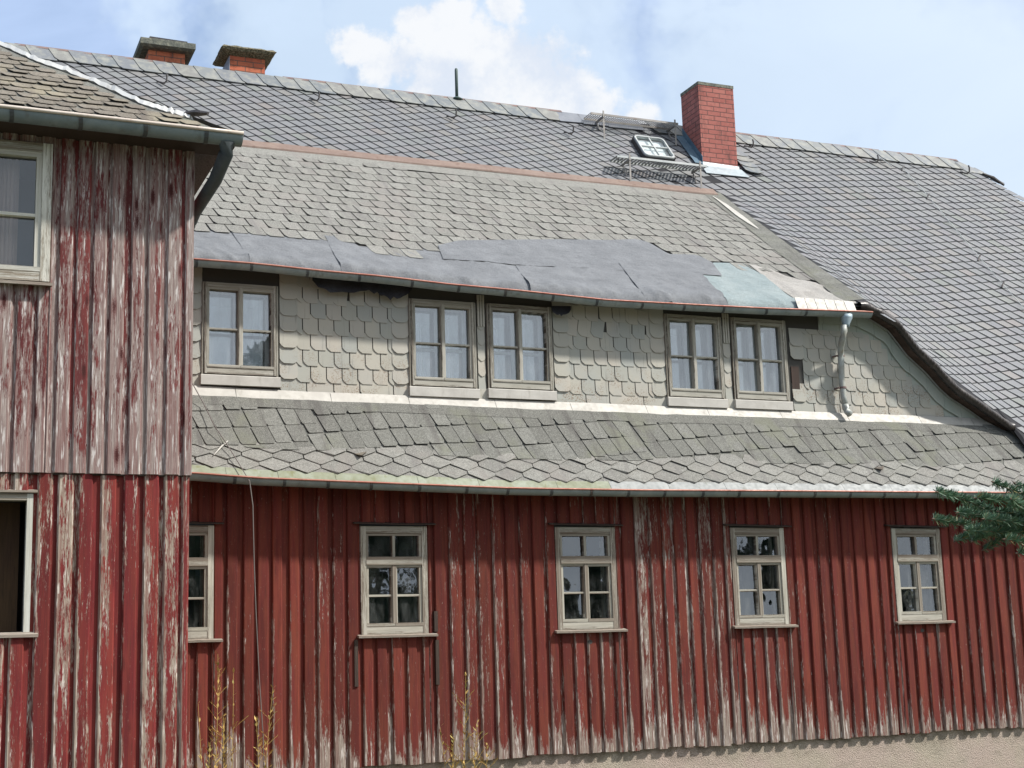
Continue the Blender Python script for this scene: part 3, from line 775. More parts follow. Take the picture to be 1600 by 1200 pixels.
# ------------------------------------------------------------------ dormer wall with fibre cement slates
def curve_z(X):                      # underside of the swept roof edge over the wall
    return interp(X, edge) - .10 if X > X1 else interp(X, rim_up) + .02
DWIN = []
for q in (((319, 440), (431, 447), (320, 582), (432, 588)), ((643, 467), (741, 472), (643, 600), (742, 607)), ((765, 475), (860, 479), (765, 604), (862, 610)),
          ((1042, 491), (1127, 495), (1045, 618), (1128, 622)), ((1146, 497), (1227, 500), (1150, 622), (1230, 626))):
    P = [onY(x, y, YD - .04) for x, y in q]
    DWIN.append(((P[0].x + P[2].x) / 2, (P[1].x + P[3].x) / 2, (P[2].z + P[3].z) / 2, (P[0].z + P[1].z) / 2))
dw = MB(); xs = sorted([XL + i * .2 for i in range(int((X2 - XL) / .2) + 1)] + [X2] + [q for w_ in DWIN for q in (w_[0] + .015, w_[1] - .015)])
for a_, b_ in zip(xs, xs[1:]):
    za, zb2 = max(curve_z(a_), zA(a_, YD)), max(curve_z(b_), zA(b_, YD)); m_ = (a_ + b_) / 2
    hole = [w_ for w_ in DWIN if w_[0] < m_ - .0 and m_ < w_[1] and a_ >= w_[0] + .014 and b_ <= w_[1] - .014]
    if hole:
        dw.face([(a_, YD, zA(a_, YD) - .05), (b_, YD, zA(b_, YD) - .05), (b_, YD, hole[0][2] + .015), (a_, YD, hole[0][2] + .015)])
        dw.face([(a_, YD, hole[0][3] - .015), (b_, YD, hole[0][3] - .015), (b_, YD, zb2), (a_, YD, za)])
    else: dw.face([(a_, YD, zA(a_, YD) - .05), (b_, YD, zA(b_, YD) - .05), (b_, YD, zb2), (a_, YD, za)])
dwall = dw.build('dormer_wall', m_dark, house)

tl = None
def tile(x0, x1, z0, z1, ch=.062, both=False, rot=0., lift=.009):
    z0 += U(-.006, .006); x0 += .006; x1 -= .006
    pts = [(x0, z1), (x0, z0 + ch), (x0 + ch * .42, z0 + ch * .42), (x0 + ch, z0)]
    pts += [(x1 - ch, z0), (x1 - ch * .3, z0 + ch * .35), (x1, z0 + ch)] if both else [(x1, z0)]
    pts += [(x1, z1)]
    if rot:
        cx, cz = x0, z1; pts = [(cx + (x - cx) * cos(rot) - (z - cz) * sin(rot), cz + (x - cx) * sin(rot) + (z - cz) * cos(rot)) for x, z in pts]
    j = U(0, .005)
    poly = [(x, YD - .008 - (lift + j) * (z1 - z) / max(.01, (z1 - z0)), z) for x, z in pts]
    tl.prism(poly, (0, .006, 0))
bz = lambda X: zA(X, YD - .13) + .165
def panel(*a_, **k_):
    global tl
    tl = MB(); panel_(*a_, **k_); tl.build('fibre_cement_slates', m_tile, dwall)
def panel_(xa, xb, narrow=False, lim=None, miss=()):
    z0 = bz((xa + xb) / 2); ztop = curve_z((xa + xb) / 2) + .02
    if narrow:
        z = z0 + .10
        while z < ztop - .35: tile(xa, xb, z, z + .24, .045, True); z += .195
        return
    x = xa
    while x < xb - .02:                       # low starter strip
        w_ = min(U(.30, .5), xb - x)
        if lim is None or lim(x + w_) > z0 + .1: tile(x, x + w_, bz(x) - .02 + U(0, .015), bz(x) + .18, .05)
        x += w_
    z = z0 + .13; row = 0; cw = .215
    while z < ztop:
        zt_ = min(z + .245, ztop)
        if lim is None or lim(xa + cw) > zt_:
            if (row, 'L') not in miss: tile(xa - .01, xa + cw, z + .02, zt_ + .02, .05, True, lift=.02)
        if lim is None: tile(xb - cw, xb + .01, z + .015, zt_ + .02, .06, True, lift=.02)
        x = xa + cw - .02 - ((row * .5) % 1) * .19 - .02
        xend = xb - (cw - .03 if lim is None else 0)
        while x < xend:
            w_ = .190
            if x + w_ > xa + cw - .05:
                a_, b_ = max(x, xa + cw - .03), min(x + w_, xend)
                rot = 0.
                if lim is None and zt_ > ztop - .25 and random.random() < .35: rot = U(-.22, .10)
                if b_ - a_ > .05 and (lim is None or lim(b_) > z + .06):
                    if lim is None: tile(a_, b_, z, zt_, .055, rot=rot)
                    else: tile(a_, b_, z, min(zt_, max(z + .08, lim(b_) + .02)), .055)
            x += w_
        z += .190; row += 1
panel(1.5, DWIN[0][0] - .03)
panel(DWIN[0][1] + .05, DWIN[1][0] - .03)
panel(DWIN[1][1] + .045, DWIN[2][0] - .045, True)
panel(DWIN[2][1] + .05, DWIN[3][0] - .03)
panel(DWIN[3][1] + .04, DWIN[4][0] - .04, True)
panel(DWIN[4][1] + .09, X2 - .1, False, lambda X: curve_z(X) - .20, ((1, 'L'), (2, 'L')))
bd2 = MB(); bd = MB()                             # plain band following the curved roof edge
cv = [(X1 - .6 + i * (X2 - X1 + .45) / 40) for i in range(41)]
def cvz(X): return curve_z(X) if X > X1 else lerp(curve_z(X1 + .001) - .02 * (X1 - X), curve_z(X1 + .001), .5)
for i in range(40):
    a_, b_ = cv[i], cv[i + 1] - (.0 if i % 4 else .004)
    def bw(X):
        s = (cvz(X + .05) - cvz(X - .05)) / .1; return .20 * math.sqrt(1 + s * s) * .85
    za0, zb0 = max(cvz(a_) - bw(a_), bz(a_) - .03), max(cvz(b_) - bw(b_), bz(b_) - .03)
    za1, zb1 = cvz(a_), cvz(b_)
    if za1 <= za0 or zb1 <= zb0: continue
    bd2.prism([(a_, YD - .006, max(za0 - .42, bz(a_) - .03)), (b_, YD - .006, max(zb0 - .42, bz(b_) - .03)), (b_, YD - .005, zb1 - .05), (a_, YD - .005, za1 - .05)], (0, .003, 0))
    bd.prism([(a_, YD - .034, za0), (b_, YD - .034, zb0), (b_, YD - .028, zb1), (a_, YD - .028, za1)], (0, .008, 0))
bd.build('curved_band', m_tileband, dwall); bd2.build('wall_backing', m_tileband, dwall)
# soffit and tarred roof edge along the curve
sf = MB(); te = MB(); bead = MB()
N_ = 60; prev = None
cpts = []
for i in range(N_ + 1):
    X = lerp(X1 - .10, X2 + .06, i / N_); z = (interp(X, edge) if X > X1 else edge[0][1] + .0) ; cpts.append((X, z))
for (xa, za), (xb, zb2) in zip(cpts, cpts[1:]):
    sf.face([(xa, YDE - .04, za - .10), (xb, YDE - .04, zb2 - .10), (xb, YD - .03, zb2 - .085), (xa, YD - .03, za - .085)], [(0, xa), (0, xb), (1, xb), (1, xa)])
    j1, j2 = .018 * mnoise.noise((xa * 9, 1, 0)), .018 * mnoise.noise((xb * 9, 1, 0))
    k1, k2_ = .02 * mnoise.noise((xa * 7, 5, 0)), .02 * mnoise.noise((xb * 7, 5, 0))
    r1 = [Vector((xa, YDE - .045 + j1, za - .11)), Vector((xa, YDE - .075 + k1, za - .05 + j1)), Vector((xa, YDE - .05 + j1, za + .005 + k1)), Vector((xa, YDE + .03, za + .035 + k1 * .6)), Vector((xa, YDE + .03, za - .1))]
    r2 = [Vector((xb, YDE - .045 + j2, zb2 - .11)), Vector((xb, YDE - .075 + k2_, zb2 - .05 + j2)), Vector((xb, YDE - .05 + j2, zb2 + .005 + k2_)), Vector((xb, YDE + .03, zb2 + .035 + k2_ * .6)), Vector((xb, YDE + .03, zb2 - .1))]
    te.shell([r1, r2], True, caps=False)
bead.tube([(x_, YD - .06, z_ - .105) for x_, z_ in cpts[2:-2]], .012, 5)
sfo = sf.build('curved_soffit', m_soffit, dwall)
te.build('tarred_edge', m_tar, dwall, True)
bead.build('soffit_bead', m_apron, dwall)
es = MB()                             # dark boards under the straight eave
for i in range(30):
    a_, b_ = lerp(XL, X1, i / 30), lerp(XL, X1, (i + 1) / 30)
    es.face([(a_, .30, interp(a_, rim_up) + .03), (b_, .30, interp(b_, rim_up) + .03), (b_, YD, interp(b_, rim_up) + .02), (a_, YD, interp(a_, rim_up) + .02)], [(0, a_), (0, b_), (1, b_), (1, a_)])
es.build('eave_soffit', m_soffit, dwall)
hs = MB()                             # hole patch where slates are missing
p0, p1 = onY(1237, 572, YD - .03), onY(1251, 608, YD - .03)
hs.box(p0.x, p1.x, YD - .016, YD - .004, p1.z, p0.z)
hs.build('bare_lath', m_soffit, dwall)
for a_, b_ in ((1, 2), (3, 4)):
    xa, xb = DWIN[a_][1] + .03, DWIN[b_][0] - .03; zt_ = curve_z(xa)
    for i in range(3):
        x0_ = lerp(xa, xb, .15 + .25 * i); vb = MB(); vb.box(x0_, x0_ + .025, YD - .03, YD - .012, zt_ - .42, zt_ - .02); vb.build('window_lath', m_dframe, dwall)
    vb = MB(); vb.box(xa, xb, YD - .022, YD - .008, bz(xa) - .04, bz(xa) + .14); vb.build('window_lath', m_dframe, dwall)

# ------------------------------------------------------------------ windows
def pane_faces(mb, x0, x1, z0, z1, y):
    tx, tz = U(-.004, .004), U(-.004, .004)
    mb.face([(x0, y - tx - tz, z0), (x1, y + tx - tz, z0), (x1, y + tx + tz, z1), (x0, y - tx + tz, z1)])
def room(name, x0, x1, z0, z1, y0, dep, mat, parent):
    r = MB(); a = (x0 - .0, y0, z0); q = .0
    X0, X1_, Z0, Z1 = x0, x1, z0, z1
    r.face([(X0, y0 + dep, Z0), (X1_, y0 + dep, Z0), (X1_, y0 + dep, Z1), (X0, y0 + dep, Z1)])
    r.face([(X0, y0, Z0), (X0, y0 + dep, Z0), (X0, y0 + dep, Z1), (X0, y0, Z1)])
    r.face([(X1_, y0, Z0), (X1_, y0, Z1), (X1_, y0 + dep, Z1), (X1_, y0 + dep, Z0)])
    r.face([(X0, y0, Z0), (X1_, y0, Z0), (X1_, y0 + dep, Z0), (X0, y0 + dep, Z0)])
    r.face([(X0, y0, Z1), (X0, y0 + dep, Z1), (X1_, y0 + dep, Z1), (X1_, y0, Z1)])
    return r.build(name, mat, parent)

def lower_window(X0, X1_, Z0, Z1, yw, label):
    f = MB(); p = MB(); c = .062; yf = yw - .035
    zt = Z1 - (Z1 - Z0) * .335                      # transom
    zs = Z0 + .085                                  # bottom apron board
    rn = lambda: U(-.10, .10)
    f.box(X0, X0 + c, yf, yw + .06, Z0, Z1, 0, rn()); f.box(X1_ - c, X1_, yf, yw + .06, Z0, Z1, 0, rn())
    f.box(X0 + c, X1_ - c, yf + .003, yw + .06, Z1 - .075, Z1, 0, rn(), 'x')
    f.box(X0 + c, X1_ - c, yf - .008, yw + .06, zt - .03, zt + .025, 0, rn(), 'x')
    f.box(X0 + c, X1_ - c, yf + .004, yw + .06, Z0, zs, 0, rn(), 'x')
    y1 = yf + .018; s = .032; ia, ib = X0 + c, X1_ - c; xm = (ia + ib) / 2
    # upper light: one sash with a middle bar
    ua, ub = zt + .025, Z1 - .075
    f.box(ia, ib, y1 - .02, yw + .05, ua, ua + .035, 0, .22, 'x'); f.box(ia, ib, y1, yw + .05, ub - .03, ub, 0, rn(), 'x')
    f.box(ia, ia + s, y1, yw + .05, ua + .035, ub - .03, 0, rn()); f.box(ib - s, ib, y1, yw + .05, ua + .035, ub - .03, 0, rn())
    f.box(xm - .017, xm + .017, y1 + .003, yw + .05, ua + .035, ub - .03, 0, rn())
    yp = yw + .03
    pane_faces(p, ia + s, xm - .017, ua + .035, ub - .03, yp); pane_faces(p, xm + .017, ib - s, ua + .035, ub - .03, yp)
    la, lb = zs, zt - .03; zm = la + (lb - la) * .50
    for a_, b_ in ((ia, xm - .003), (xm + .003, ib)):
        f.box(a_, b_, y1 - .018, yw + .05, la, la + .038, 0, rn() + .03, 'x'); f.box(a_, b_, y1, yw + .05, lb - .032, lb, 0, rn(), 'x')
        f.box(a_, a_ + s, y1, yw + .05, la + .038, lb - .032, 0, rn()); f.box(b_ - s, b_, y1, yw + .05, la + .038, lb - .032, 0, rn())
        f.box(a_ + s, b_ - s, y1 + .004, yw + .045, zm - .012, zm + .012, 0, rn() - .05, 'x')
        pane_faces(p, a_ + s, b_ - s, la + .038, zm - .012, yp); pane_faces(p, a_ + s, b_ - s, zm + .012, lb - .032, yp)
    f.box(xm - .022, xm + .022, y1 - .014, y1 + .004, la, lb, 0, .16)
    o = f.build('window', m_frame, house); o['label'] = label
    p.build('pane', m_glass, o)
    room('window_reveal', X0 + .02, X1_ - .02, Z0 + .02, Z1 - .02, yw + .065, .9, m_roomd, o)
    for a_ in (ia + .01, ib - .05):                 # inner casement edges seen through the glass
        inn = MB(); inn.box(a_, a_ + .04, yw + .14, yw + .17, Z0 + .05, Z1 - .05); inn.build('inner_sash', m_frame, o)
    sl_ = MB()
    n = 5; rings = []
    for i in range(n + 1):
        x = lerp(X0 - .05, X1_ + .09, i / n); dz = .006 * mnoise.noise((x * 3, 0, Z0))
        rings.append([(x, yf - .065, Z0 - .038 + dz), (x, yf - .068, Z0 - .016 + dz), (x, yw, Z0 + .004 + dz), (x, yw, Z0 - .03 + dz)])
    sl_.shell(rings, True, 0, 0, True, ([0, .3, 1, .6], [i * .2 for i in range(n + 1)]))
    sl_.build('sill', m_sillw, o)
    dp = MB(); rings = []
    for i in range(n + 1):
        x = lerp(X0 - .09, X1_ + .10, i / n); dz = .006 * mnoise.noise((x * 4, 3, Z0)) - .012 * i / n
        rings.append([(x, yf - .045, Z1 + .022 + dz), (x, yf - .045, Z1 + .036 + dz), (x, yw, Z1 + .055 + dz), (x, yw, Z1 + .03 + dz)])
    dp.shell(rings, True, 0, 0, True, ([0, .3, 1, .6], [i * .2 for i in range(n + 1)]))
    dp.build('drip_board', m_soffit, o)
    return o

LW = []
xr = onY(333, 900, 0).x
LW.append((xr - .79, xr))
for q in ((563, 668, 565, 668), (867, 960, 872, 966), (1142, 1225, 1148, 1232), (1394, 1469, 1402, 1478)):
    LW.append(((onY(q[0], 825, -.03).x + onY(q[2], 980, -.03).x) / 2, (onY(q[1], 825, -.03).x + onY(q[3], 980, -.03).x) / 2))
LZ0, LZ1 = 2.70, 3.90
for (a_, b_), lab in zip(LW, ('cream six pane window half hidden by the wing', None, None, None, None)):
    o = lower_window(a_, b_, LZ0, LZ1, 0.0, 'cream painted six pane window')
    if lab: o['label'] = lab

def dormer_window(i, X0, X1_, Z0, Z1):
    f = MB(); p = MB(); yw = YD; yf = yw - .045; c = .030
    rn = lambda: U(-.08, .14)
    f.box(X0, X0 + c, yf, yw + .06, Z0, Z1, 0, .12); f.box(X1_ - c, X1_, yf, yw + .06, Z0, Z1, 0, .12)
    f.box(X0 + c, X1_ - c, yf + .003, yw + .06, Z1 - .05, Z1, 0, rn(), 'x'); f.box(X0 + c, X1_ - c, yf + .004, yw + .06, Z0, Z0 + .07, 0, rn(), 'x')
    ia, ib = X0 + c, X1_ - c; xm = (ia + ib) / 2; la, lb = Z0 + .07, Z1 - .05; s = .034; y1 = yf + .016; zm = la + (lb - la) * .48; s = .027
    for a_, b_ in ((ia, xm - .003), (xm + .003, ib)):
        f.box(a_, b_, y1 - .02, yw + .05, la, la + .035, 0, .10, 'x'); f.box(a_, b_, y1, yw + .05, lb - .03, lb, 0, rn(), 'x')
        f.box(a_, a_ + s, y1, yw + .05, la + .035, lb - .03, 0, rn()); f.box(b_ - s, b_, y1, yw + .05, la + .035, lb - .03, 0, rn())
        f.box(a_ + s, b_ - s, y1 + .004, yw + .045, zm - .011, zm + .011, 0, .1, 'x')
        pane_faces(p, a_ + s, b_ - s, la + .035, zm - .011, yw + .03); pane_faces(p, a_ + s, b_ - s, zm + .011, lb - .03, yw + .03)
    f.box(xm - .020, xm + .020, y1 - .012, y1 + .003, la, lb, 0, .08)
    f.box(X0 - .03, X0 - .004, yf + .01, yw, Z0 - .05, Z1, 0, .2); f.box(X1_ + .004, X1_ + .026, yf + .01, yw, Z0 - .05, Z1, 0, .2)
    o = f.build('window', m_dframe, house); o['label'] = 'weathered four pane dormer window'
    p.build('pane', m_glassd, o)
    room('window_reveal', X0 + .02, X1_ - .02, Z0 + .02, Z1 - .02, yw + .065, 1.0, m_room, o)
    inn = MB(); y2 = yw + .16                      # inner casement, partly open
    for a_, b_ in ((ia + .01, xm), (xm, ib - .01)):
        inn.box(a_, a_ + .045, y2, y2 + .03, la, lb); inn.box(b_ - .045, b_, y2, y2 + .03, la, lb)
        inn.box(a_ + .045, b_ - .045, y2, y2 + .03, la, la + .04); inn.box(a_ + .045, b_ - .045, y2, y2 + .03, lb - .04, lb)
        if i in (1, 2): inn.box(a_ + .045, b_ - .045, y2, y2 + .03, zm - .06, zm - .025)
    ip = MB()
    for a_, b_ in ((ia + .05, xm - .04), (xm + .04, ib - .05)): pane_faces(ip, a_, b_, la + .03, lb - .03, y2 + .015)
    ip.build('inner_pane', m_glassd, o)
    inn.build('inner_sash', m_inner, o)
    cu = MB()
    for a_, b_, t in ((ia + .12, ia + .20, .78), (xm + .05, ib - .19, .84)) if i in (1, 2) else ((ib - .10, ib - .05, .95),):
        pts = []
        n = 10
        for j in range(n): cu.face([(lerp(a_, b_, j / n), y2 + .10 + .012 * sin(j * 2.1), la), (lerp(a_, b_, (j + 1) / n), y2 + .10 + .012 * sin(j * 2.1 + 2.1), la), (lerp(a_, b_, (j + 1) / n), y2 + .10 + .012 * sin(j * 2.1 + 2.1), lerp(la, lb, t)), (lerp(a_, b_, j / n), y2 + .10 + .012 * sin(j * 2.1), lerp(la, lb, t))])
    cu.build('curtain', m_curtain, o)
    s_ = MB()
    s_.shell([[(x, yf - .028, Z0 - .135), (x, yf - .026, Z0 - .028), (x, yf - .016, Z0 - .018), (x, yw, Z0 - .01), (x, yw, Z0 - .135)] for x in (X0 - .04, X1_ + .045)], True)
    s_.build('sill', m_white, o)
for i, q in enumerate(DWIN): dormer_window(i, *q)

# ------------------------------------------------------------------ red boarded wall
def board_run(mb, xa, xb, yback, mod, z_lo, z_hi, holes, batw=(.046, .058), batt=.032, peelf=None, zj=.015, uv_org=None, bat_peel=.0):
    """wide boards with a batten over each joint; holes: (x0, x1, z0, z1) cut for the windows"""
    x = xa
    while x < xb:
        m_ = mod * U(.88, 1.13); bx1 = min(x + m_, xb)
        def segs(a_, b_):
            out = []
            cut = [h for h in holes if a_ < h[1] and b_ > h[0]]
            if not cut: return [(a_, b_, None, None)]
            h = cut[0]
            if a_ < h[0] - .004: out.append((a_, h[0], None, None))
            if b_ > h[1] + .004: out.append((h[1], b_, None, None))
            i0, i1 = max(a_, h[0]), min(b_, h[1])
            if i1 - i0 > .004: out += [(i0, i1, None, h[2]), (i0, i1, h[3], None)]
            return out
        zb_ = z_lo((x + bx1) / 2) + U(-zj, zj); zt_ = z_hi((x + bx1) / 2)
        bp = U(-.08, .06)
        for a_, b_, lo_cap, hi_cap in [(s[0], s[1], s[2], s[3]) for s in segs(x, bx1)]:
            z0 = zb_ if lo_cap is None else lo_cap; z1 = zt_ if hi_cap is None else hi_cap
            n = max(2, int((z1 - z0) / .5)); rings = []; vs_ = []
            for i in range(n + 1):
                z = lerp(z0, z1, i / n); w_ = .003 * mnoise.noise((x * 7, z * 1.3, 2))
                rings.append([(a_, yback + w_, z), (a_ + (b_ - a_) * .33, yback - .002 + w_, z), (a_ + (b_ - a_) * .66, yback - .002 - w_, z), (b_, yback - w_, z)]); vs_.append(z - zb_ + (0 if lo_cap is None else 0))
            u0, u1 = (a_ - x) / m_, (b_ - x) / m_
            pz = bp + (peelf((a_ + b_) / 2) if peelf else 0)
            mb.shell(rings, False, 0, pz, False, ([u0, lerp(u0, u1, .33), lerp(u0, u1, .66), u1], vs_))
            mb.face([(a_, yback, z0), (a_, yback + .03, z0), (b_, yback + .03, z0), (b_, yback, z0)], [(u0, .02), (u0, .02), (u1, .02), (u1, .02)], 0, pz)
        bw = U(*batw); c = bx1; zb2 = z_lo(c) + U(-zj, zj); zt_ = z_hi(c); bp = U(-.07, .04) + bat_peel
        for a_, b_, lo_cap, hi_cap in segs(c - bw / 2, min(c + bw / 2, xb + .004)):
            if b_ - a_ < .012: continue
            z0 = zb2 if lo_cap is None else lo_cap; z1 = zt_ if hi_cap is None else hi_cap
            n = max(2, int((z1 - z0) / .35)); rings = []; vs_ = []
            ch = min(.012, batt * .45); yf = yback - .002 - batt
            for i in range(n + 1):
                z = lerp(z0, z1, i / n); w_ = .0035 * mnoise.noise((c * 11, z * 1.1, 5)); d = .004 * mnoise.noise((c * 5, z * .8, 8))
                rings.append([(a_ + w_, yback + .002, z), (a_ + w_, yf + ch + d, z), (a_ + ch + w_, yf + d, z), (b_ - ch + w_, yf + d, z), (b_ + w_, yf + ch + d, z), (b_ + w_, yback + .002, z)]); vs_.append(z - zb2)
            pz = bp + (peelf(c) if peelf else 0)
            mb.shell(rings, True, 0, pz, True, ([0, .12, .22, .78, .88, 1], vs_))
        x = bx1
bwall = MB()
holes = [(a_ - .003, b_ + .003, LZ0 - .03, LZ1 + .03) for a_, b_ in LW]
peel_main = lambda X: -.035 + .075 * math.exp(-((X - 8.6) / 1.3) ** 2) + .04 * math.exp(-((X - 6.0) / .5) ** 2) - .03 * sstep(10, 12, X) - .02
board_run(bwall, 1.6, 18.8, -.0, .170, lambda X: 1.285 + .02 * mnoise.noise((X * 1.7, 0, 0)), lambda X: zA(X, 0) - .25 if False else interp(X, rim_lo) + .05, holes, (.110, .127), .030, peelf=peel_main, zj=.012)
bwall.build('board_wall', m_redwall, house)
pl = MB()
pl.face([(XL, .035, -.1), (18.8, .035, -.1), (18.8, .035, 1.5), (XL, .035, 1.5)])
pl.build('plinth', m_plaster, house)
so_ = MB()                            # boxed soffit under the lower eave
for i in range(40):
    a_, b_ = lerp(XL, 19, i / 40), lerp(XL, 19, (i + 1) / 40)
    so_.face([(a_, -.33, interp(a_, rim_lo) - .0), (b_, -.33, interp(b_, rim_lo) - .0), (b_, .0, interp(b_, rim_lo) + .04), (a_, .0, interp(a_, rim_lo) + .04)], [(0, a_), (0, b_), (1, b_), (1, a_)])
so_.build('eave_soffit', m_soffit, house)
# leftover wooden strips beside one window
for (px, y0_, y1_) in ((555.5, 1000, 1073), (680, 955, 987), (682, 1000, 1070)):
    p0, p1 = onY(px, y0_, -.03), onY(px, y1_, -.03)
    pg = MB(); pg.box(p0.x - .018, p0.x + .022, -.05, -.002, p1.z, p0.z, 0, .1); pg.build('shutter_strip', m_soffit, house)
# two small round holes under the sills
for px, py in ((922, 1003), (1441, 985)):
    p = onY(px, py, -.03); hk = MB(); hk.prism([p + Vector((.03 * cos(t * pi / 5), -.004, .024 * sin(t * pi / 5))) for t in range(10)], (0, .02, 0)); hk.build('knot_hole', m_dark, house)

# ------------------------------------------------------------------ gutters
def gutter(name, path, r, mats, parent, bracket_step, rimr=.011, seam=True, stop=None):
    g = MB(); n = 9; rings = []
    for p in path: rings.append([p + Vector((0, -r * cos(pi * k_ / n), -r * sin(pi * k_ / n) * 1.05)) for k_ in range(n + 1)])
    g.shell(rings, False, 0, 0, False)
    rings2 = [[p + Vector((0, -(r - .004) * cos(pi * k_ / n), -(r - .004) * sin(pi * k_ / n) * 1.05 + .002)) for k_ in range(n, -1, -1)] for p in path]
    g.shell(rings2, False, 0, 0, False)
    for p in (path[0], path[-1]): g.face([p + Vector((0, -r * cos(pi * k_ / n), -r * sin(pi * k_ / n) * 1.05)) for k_ in range(n + 1)])
    o = g.build(name, mats[0], parent, False); smooth_by_angle(o, 50)
    rm = MB(); rm.tube([p + Vector((0, -r - rimr * .3, rimr * .2)) for p in path], rimr, 8); rm.build('gutter_rim', mats[1], o, True)
    L = 0; nxt = bracket_step * .5
    for a_, b_ in zip(path, path[1:]):
        d = (b_ - a_).length
        while nxt < L + d:
            p = a_.lerp(b_, (nxt - L) / d); br = MB()
            rr = r + .006; wd = .016
            rings = []
            for k_ in range(n + 1):
                q = p + Vector((0, -rr * cos(pi * k_ / n), -rr * sin(pi * k_ / n) * 1.05)); q2 = p + Vector((0, -(rr - .005) * cos(pi * k_ / n), -(rr - .005) * sin(pi * k_ / n) * 1.05))
                tilt = Vector((.006 * sin(pi * k_ / n) * U(.5, 1.5), 0, 0))
                rings.append([q + Vector((-wd, 0, 0)) + tilt, q + Vector((wd, 0, 0)) + tilt, q2 + Vector((wd, 0, 0)) + tilt, q2 + Vector((-wd, 0, 0)) + tilt])
            br.shell(rings, True); br.build('bracket', mats[2], o)
            nxt += bracket_step * U(.92, 1.08)
        L += d
    return o
m_brk = metal('dull bracket', (.045, .052, .055), (.08, .085, .085), .6, .2, (.12, .08, .06))
def zpath(pts, Y, r, dz=0): return [Vector((x_, Y, z_ + dz)) for x_, z_ in pts]
lo_path = [Vector((x_, -.345 - .07, interp(x_, rim_lo))) for x_ in [1.4 + i * .35 for i in range(52)]]
gutter('gutter', lo_path, .068, (m_gutter, m_rim, m_brk), house, .52)
up_path = [Vector((x_, .265, interp(x_, rim_up))) for x_ in [1.4 + i * .3 for i in range(int((X1 - 1.4) / .3) + 1)] + [X1 + .02]]
gutter('gutter', up_path, .066, (m_gutter, m_rim, m_brk), house, .62)
# ---- downpipe
dp = MB()
ys = .265
P0 = onY(1322, 492, ys); zr_ = P0.z
dp.tube([P0 + Vector((0, 0, .0)), P0 + Vector((0, 0, -.05)), P0 + Vector((-.01, 0, -.13)), P0 + Vector((-.01, .0, -.17))], [.085, .08, .048, .046], 14, 1)
ctr = [(1319, 508, .265), (1319, 518, .27), (1317, 528, .30), (1314, 540, .38), (1313.5, 550, .45), (1314, 560, .48), (1315, 590, .48), (1318, 620, .48), (1321, 634, .48)]
dp.tube([onY(*c_) for c_ in ctr], [.043, .043, .043, .043, .043, .043, .041, .041, .041], 14, 0)
dp.tube([onY(1320.5, 632, .48), onY(1321.5, 638, .475), onY(1324, 643, .45), onY(1328, 647, .41)], [.046, .047, .047, .047], 14, 0)
dpo = dp.build('downpipe', [m_pipe, m_pipeb], house, True)
cl = MB()
for (px, py) in ((1314, 556), (1317, 606)):
    p = onY(px, py, .48); cl.tube([p + Vector((0, 0, .013)), p - Vector((0, 0, .013))], .048, 14); cl.box(p.x - .075, p.x - .045, p.y - .01, YD - .02, p.z - .008, p.z + .008)
cl.build('pipe_clip', m_rust, dpo)

# ------------------------------------------------------------------ chimneys
def onA(x, y, h=0.): return onS(x, y, lambda X, Y: zA(X, Y) + h)
def chimney(label, X0, X1_, Y0, Y1, zb_, zt_, mat):
    c = MB(); c.box(X0, X1_, Y0, Y1, zb_, zt_); o = c.build('chimney', mat, house); o['label'] = label; return o
p = onA(1099, 259); Yc = p.y; Xc0 = (p.x + onY(1089, 128, Yc).x) / 2; Xc1 = (onY(1152, 262, Yc).x + onY(1146, 140, Yc).x) / 2
ztop = onY(1090, 127, Yc).z; dc = .60
ch3 = chimney('tall red brick chimney beside the skylight', Xc0, Xc1, Yc, Yc + dc, p.z - .6, ztop - .055, m_brick)
q = MB(); q.box(Xc0 - .006, Xc1 + .006, Yc - .006, Yc + dc + .006, ztop - .055, ztop); q.build('chimney_cap', m_conc, ch3)
q = MB()                              # side flashing up the slope and front apron
za0, za1 = zA(Xc0, Yc), zA(Xc0, Yc + dc)
q.prism([(Xc0 - .012, Yc - .03, za0 - .05), (Xc0 - .012, Yc - .03, za0 + .16), (Xc0 - .012, Yc + dc, za1 + .17), (Xc0 - .012, Yc + dc, za1 - .02)], (.008, 0, 0))
q.prism([(Xc0 - .015, Yc - .05, za0 + .015), (Xc0 - .17, Yc - .05, za0 + .02), (Xc0 - .17, Yc + dc, za1 + .02), (Xc0 - .015, Yc + dc, za1 + .03)], (0, 0, .012), 0)
q.build('side_flashing', m_zincb, ch3)
q = MB()
zf_ = zA(Xc0, Yc)
q.prism([(Xc0 - .02, Yc - .012, zf_ + .07), (Xc1 + .02, Yc - .012, zf_ + .05), (Xc1 + .02, Yc - .03, zf_ - .06), (Xc0 - .02, Yc - .03, zf_ - .03)], (0, .008, 0))
q.prism([(Xc0 - .05, Yc - .03, zf_ - .01), (Xc1 + .05, Yc - .03, zf_ - .02), (Xc1 + .10, Yc - .20, zf_ - .20), (Xc0 - .05, Yc - .20, zf_ - .205)], N50 * .012)
q.build('front_flashing', m_zincl, ch3)
q = MB()                              # curved slates to the right of the chimney foot
for i in range(4):
    s_ = .12 + .20 * i; x_ = Xc1 + .04 + .02 * i; y_ = Yc + .42 - s_ * .9 * c50 - .02
    def ap_(dx, dy): X, Y = x_ + dx, y_ + dy; return Vector((X, Y, zA(X, Y))) + N50 * (.045 + .02 * (dy < 0))
    q.prism([ap_(0, .12), ap_(.20, .12), ap_(.32, .03), ap_(.34, -.05), ap_(.22, -.07), ap_(.08, -.06), ap_(0, -.02)], N50 * -.012)
q.build('valley_slates', m_ridge, ch3)

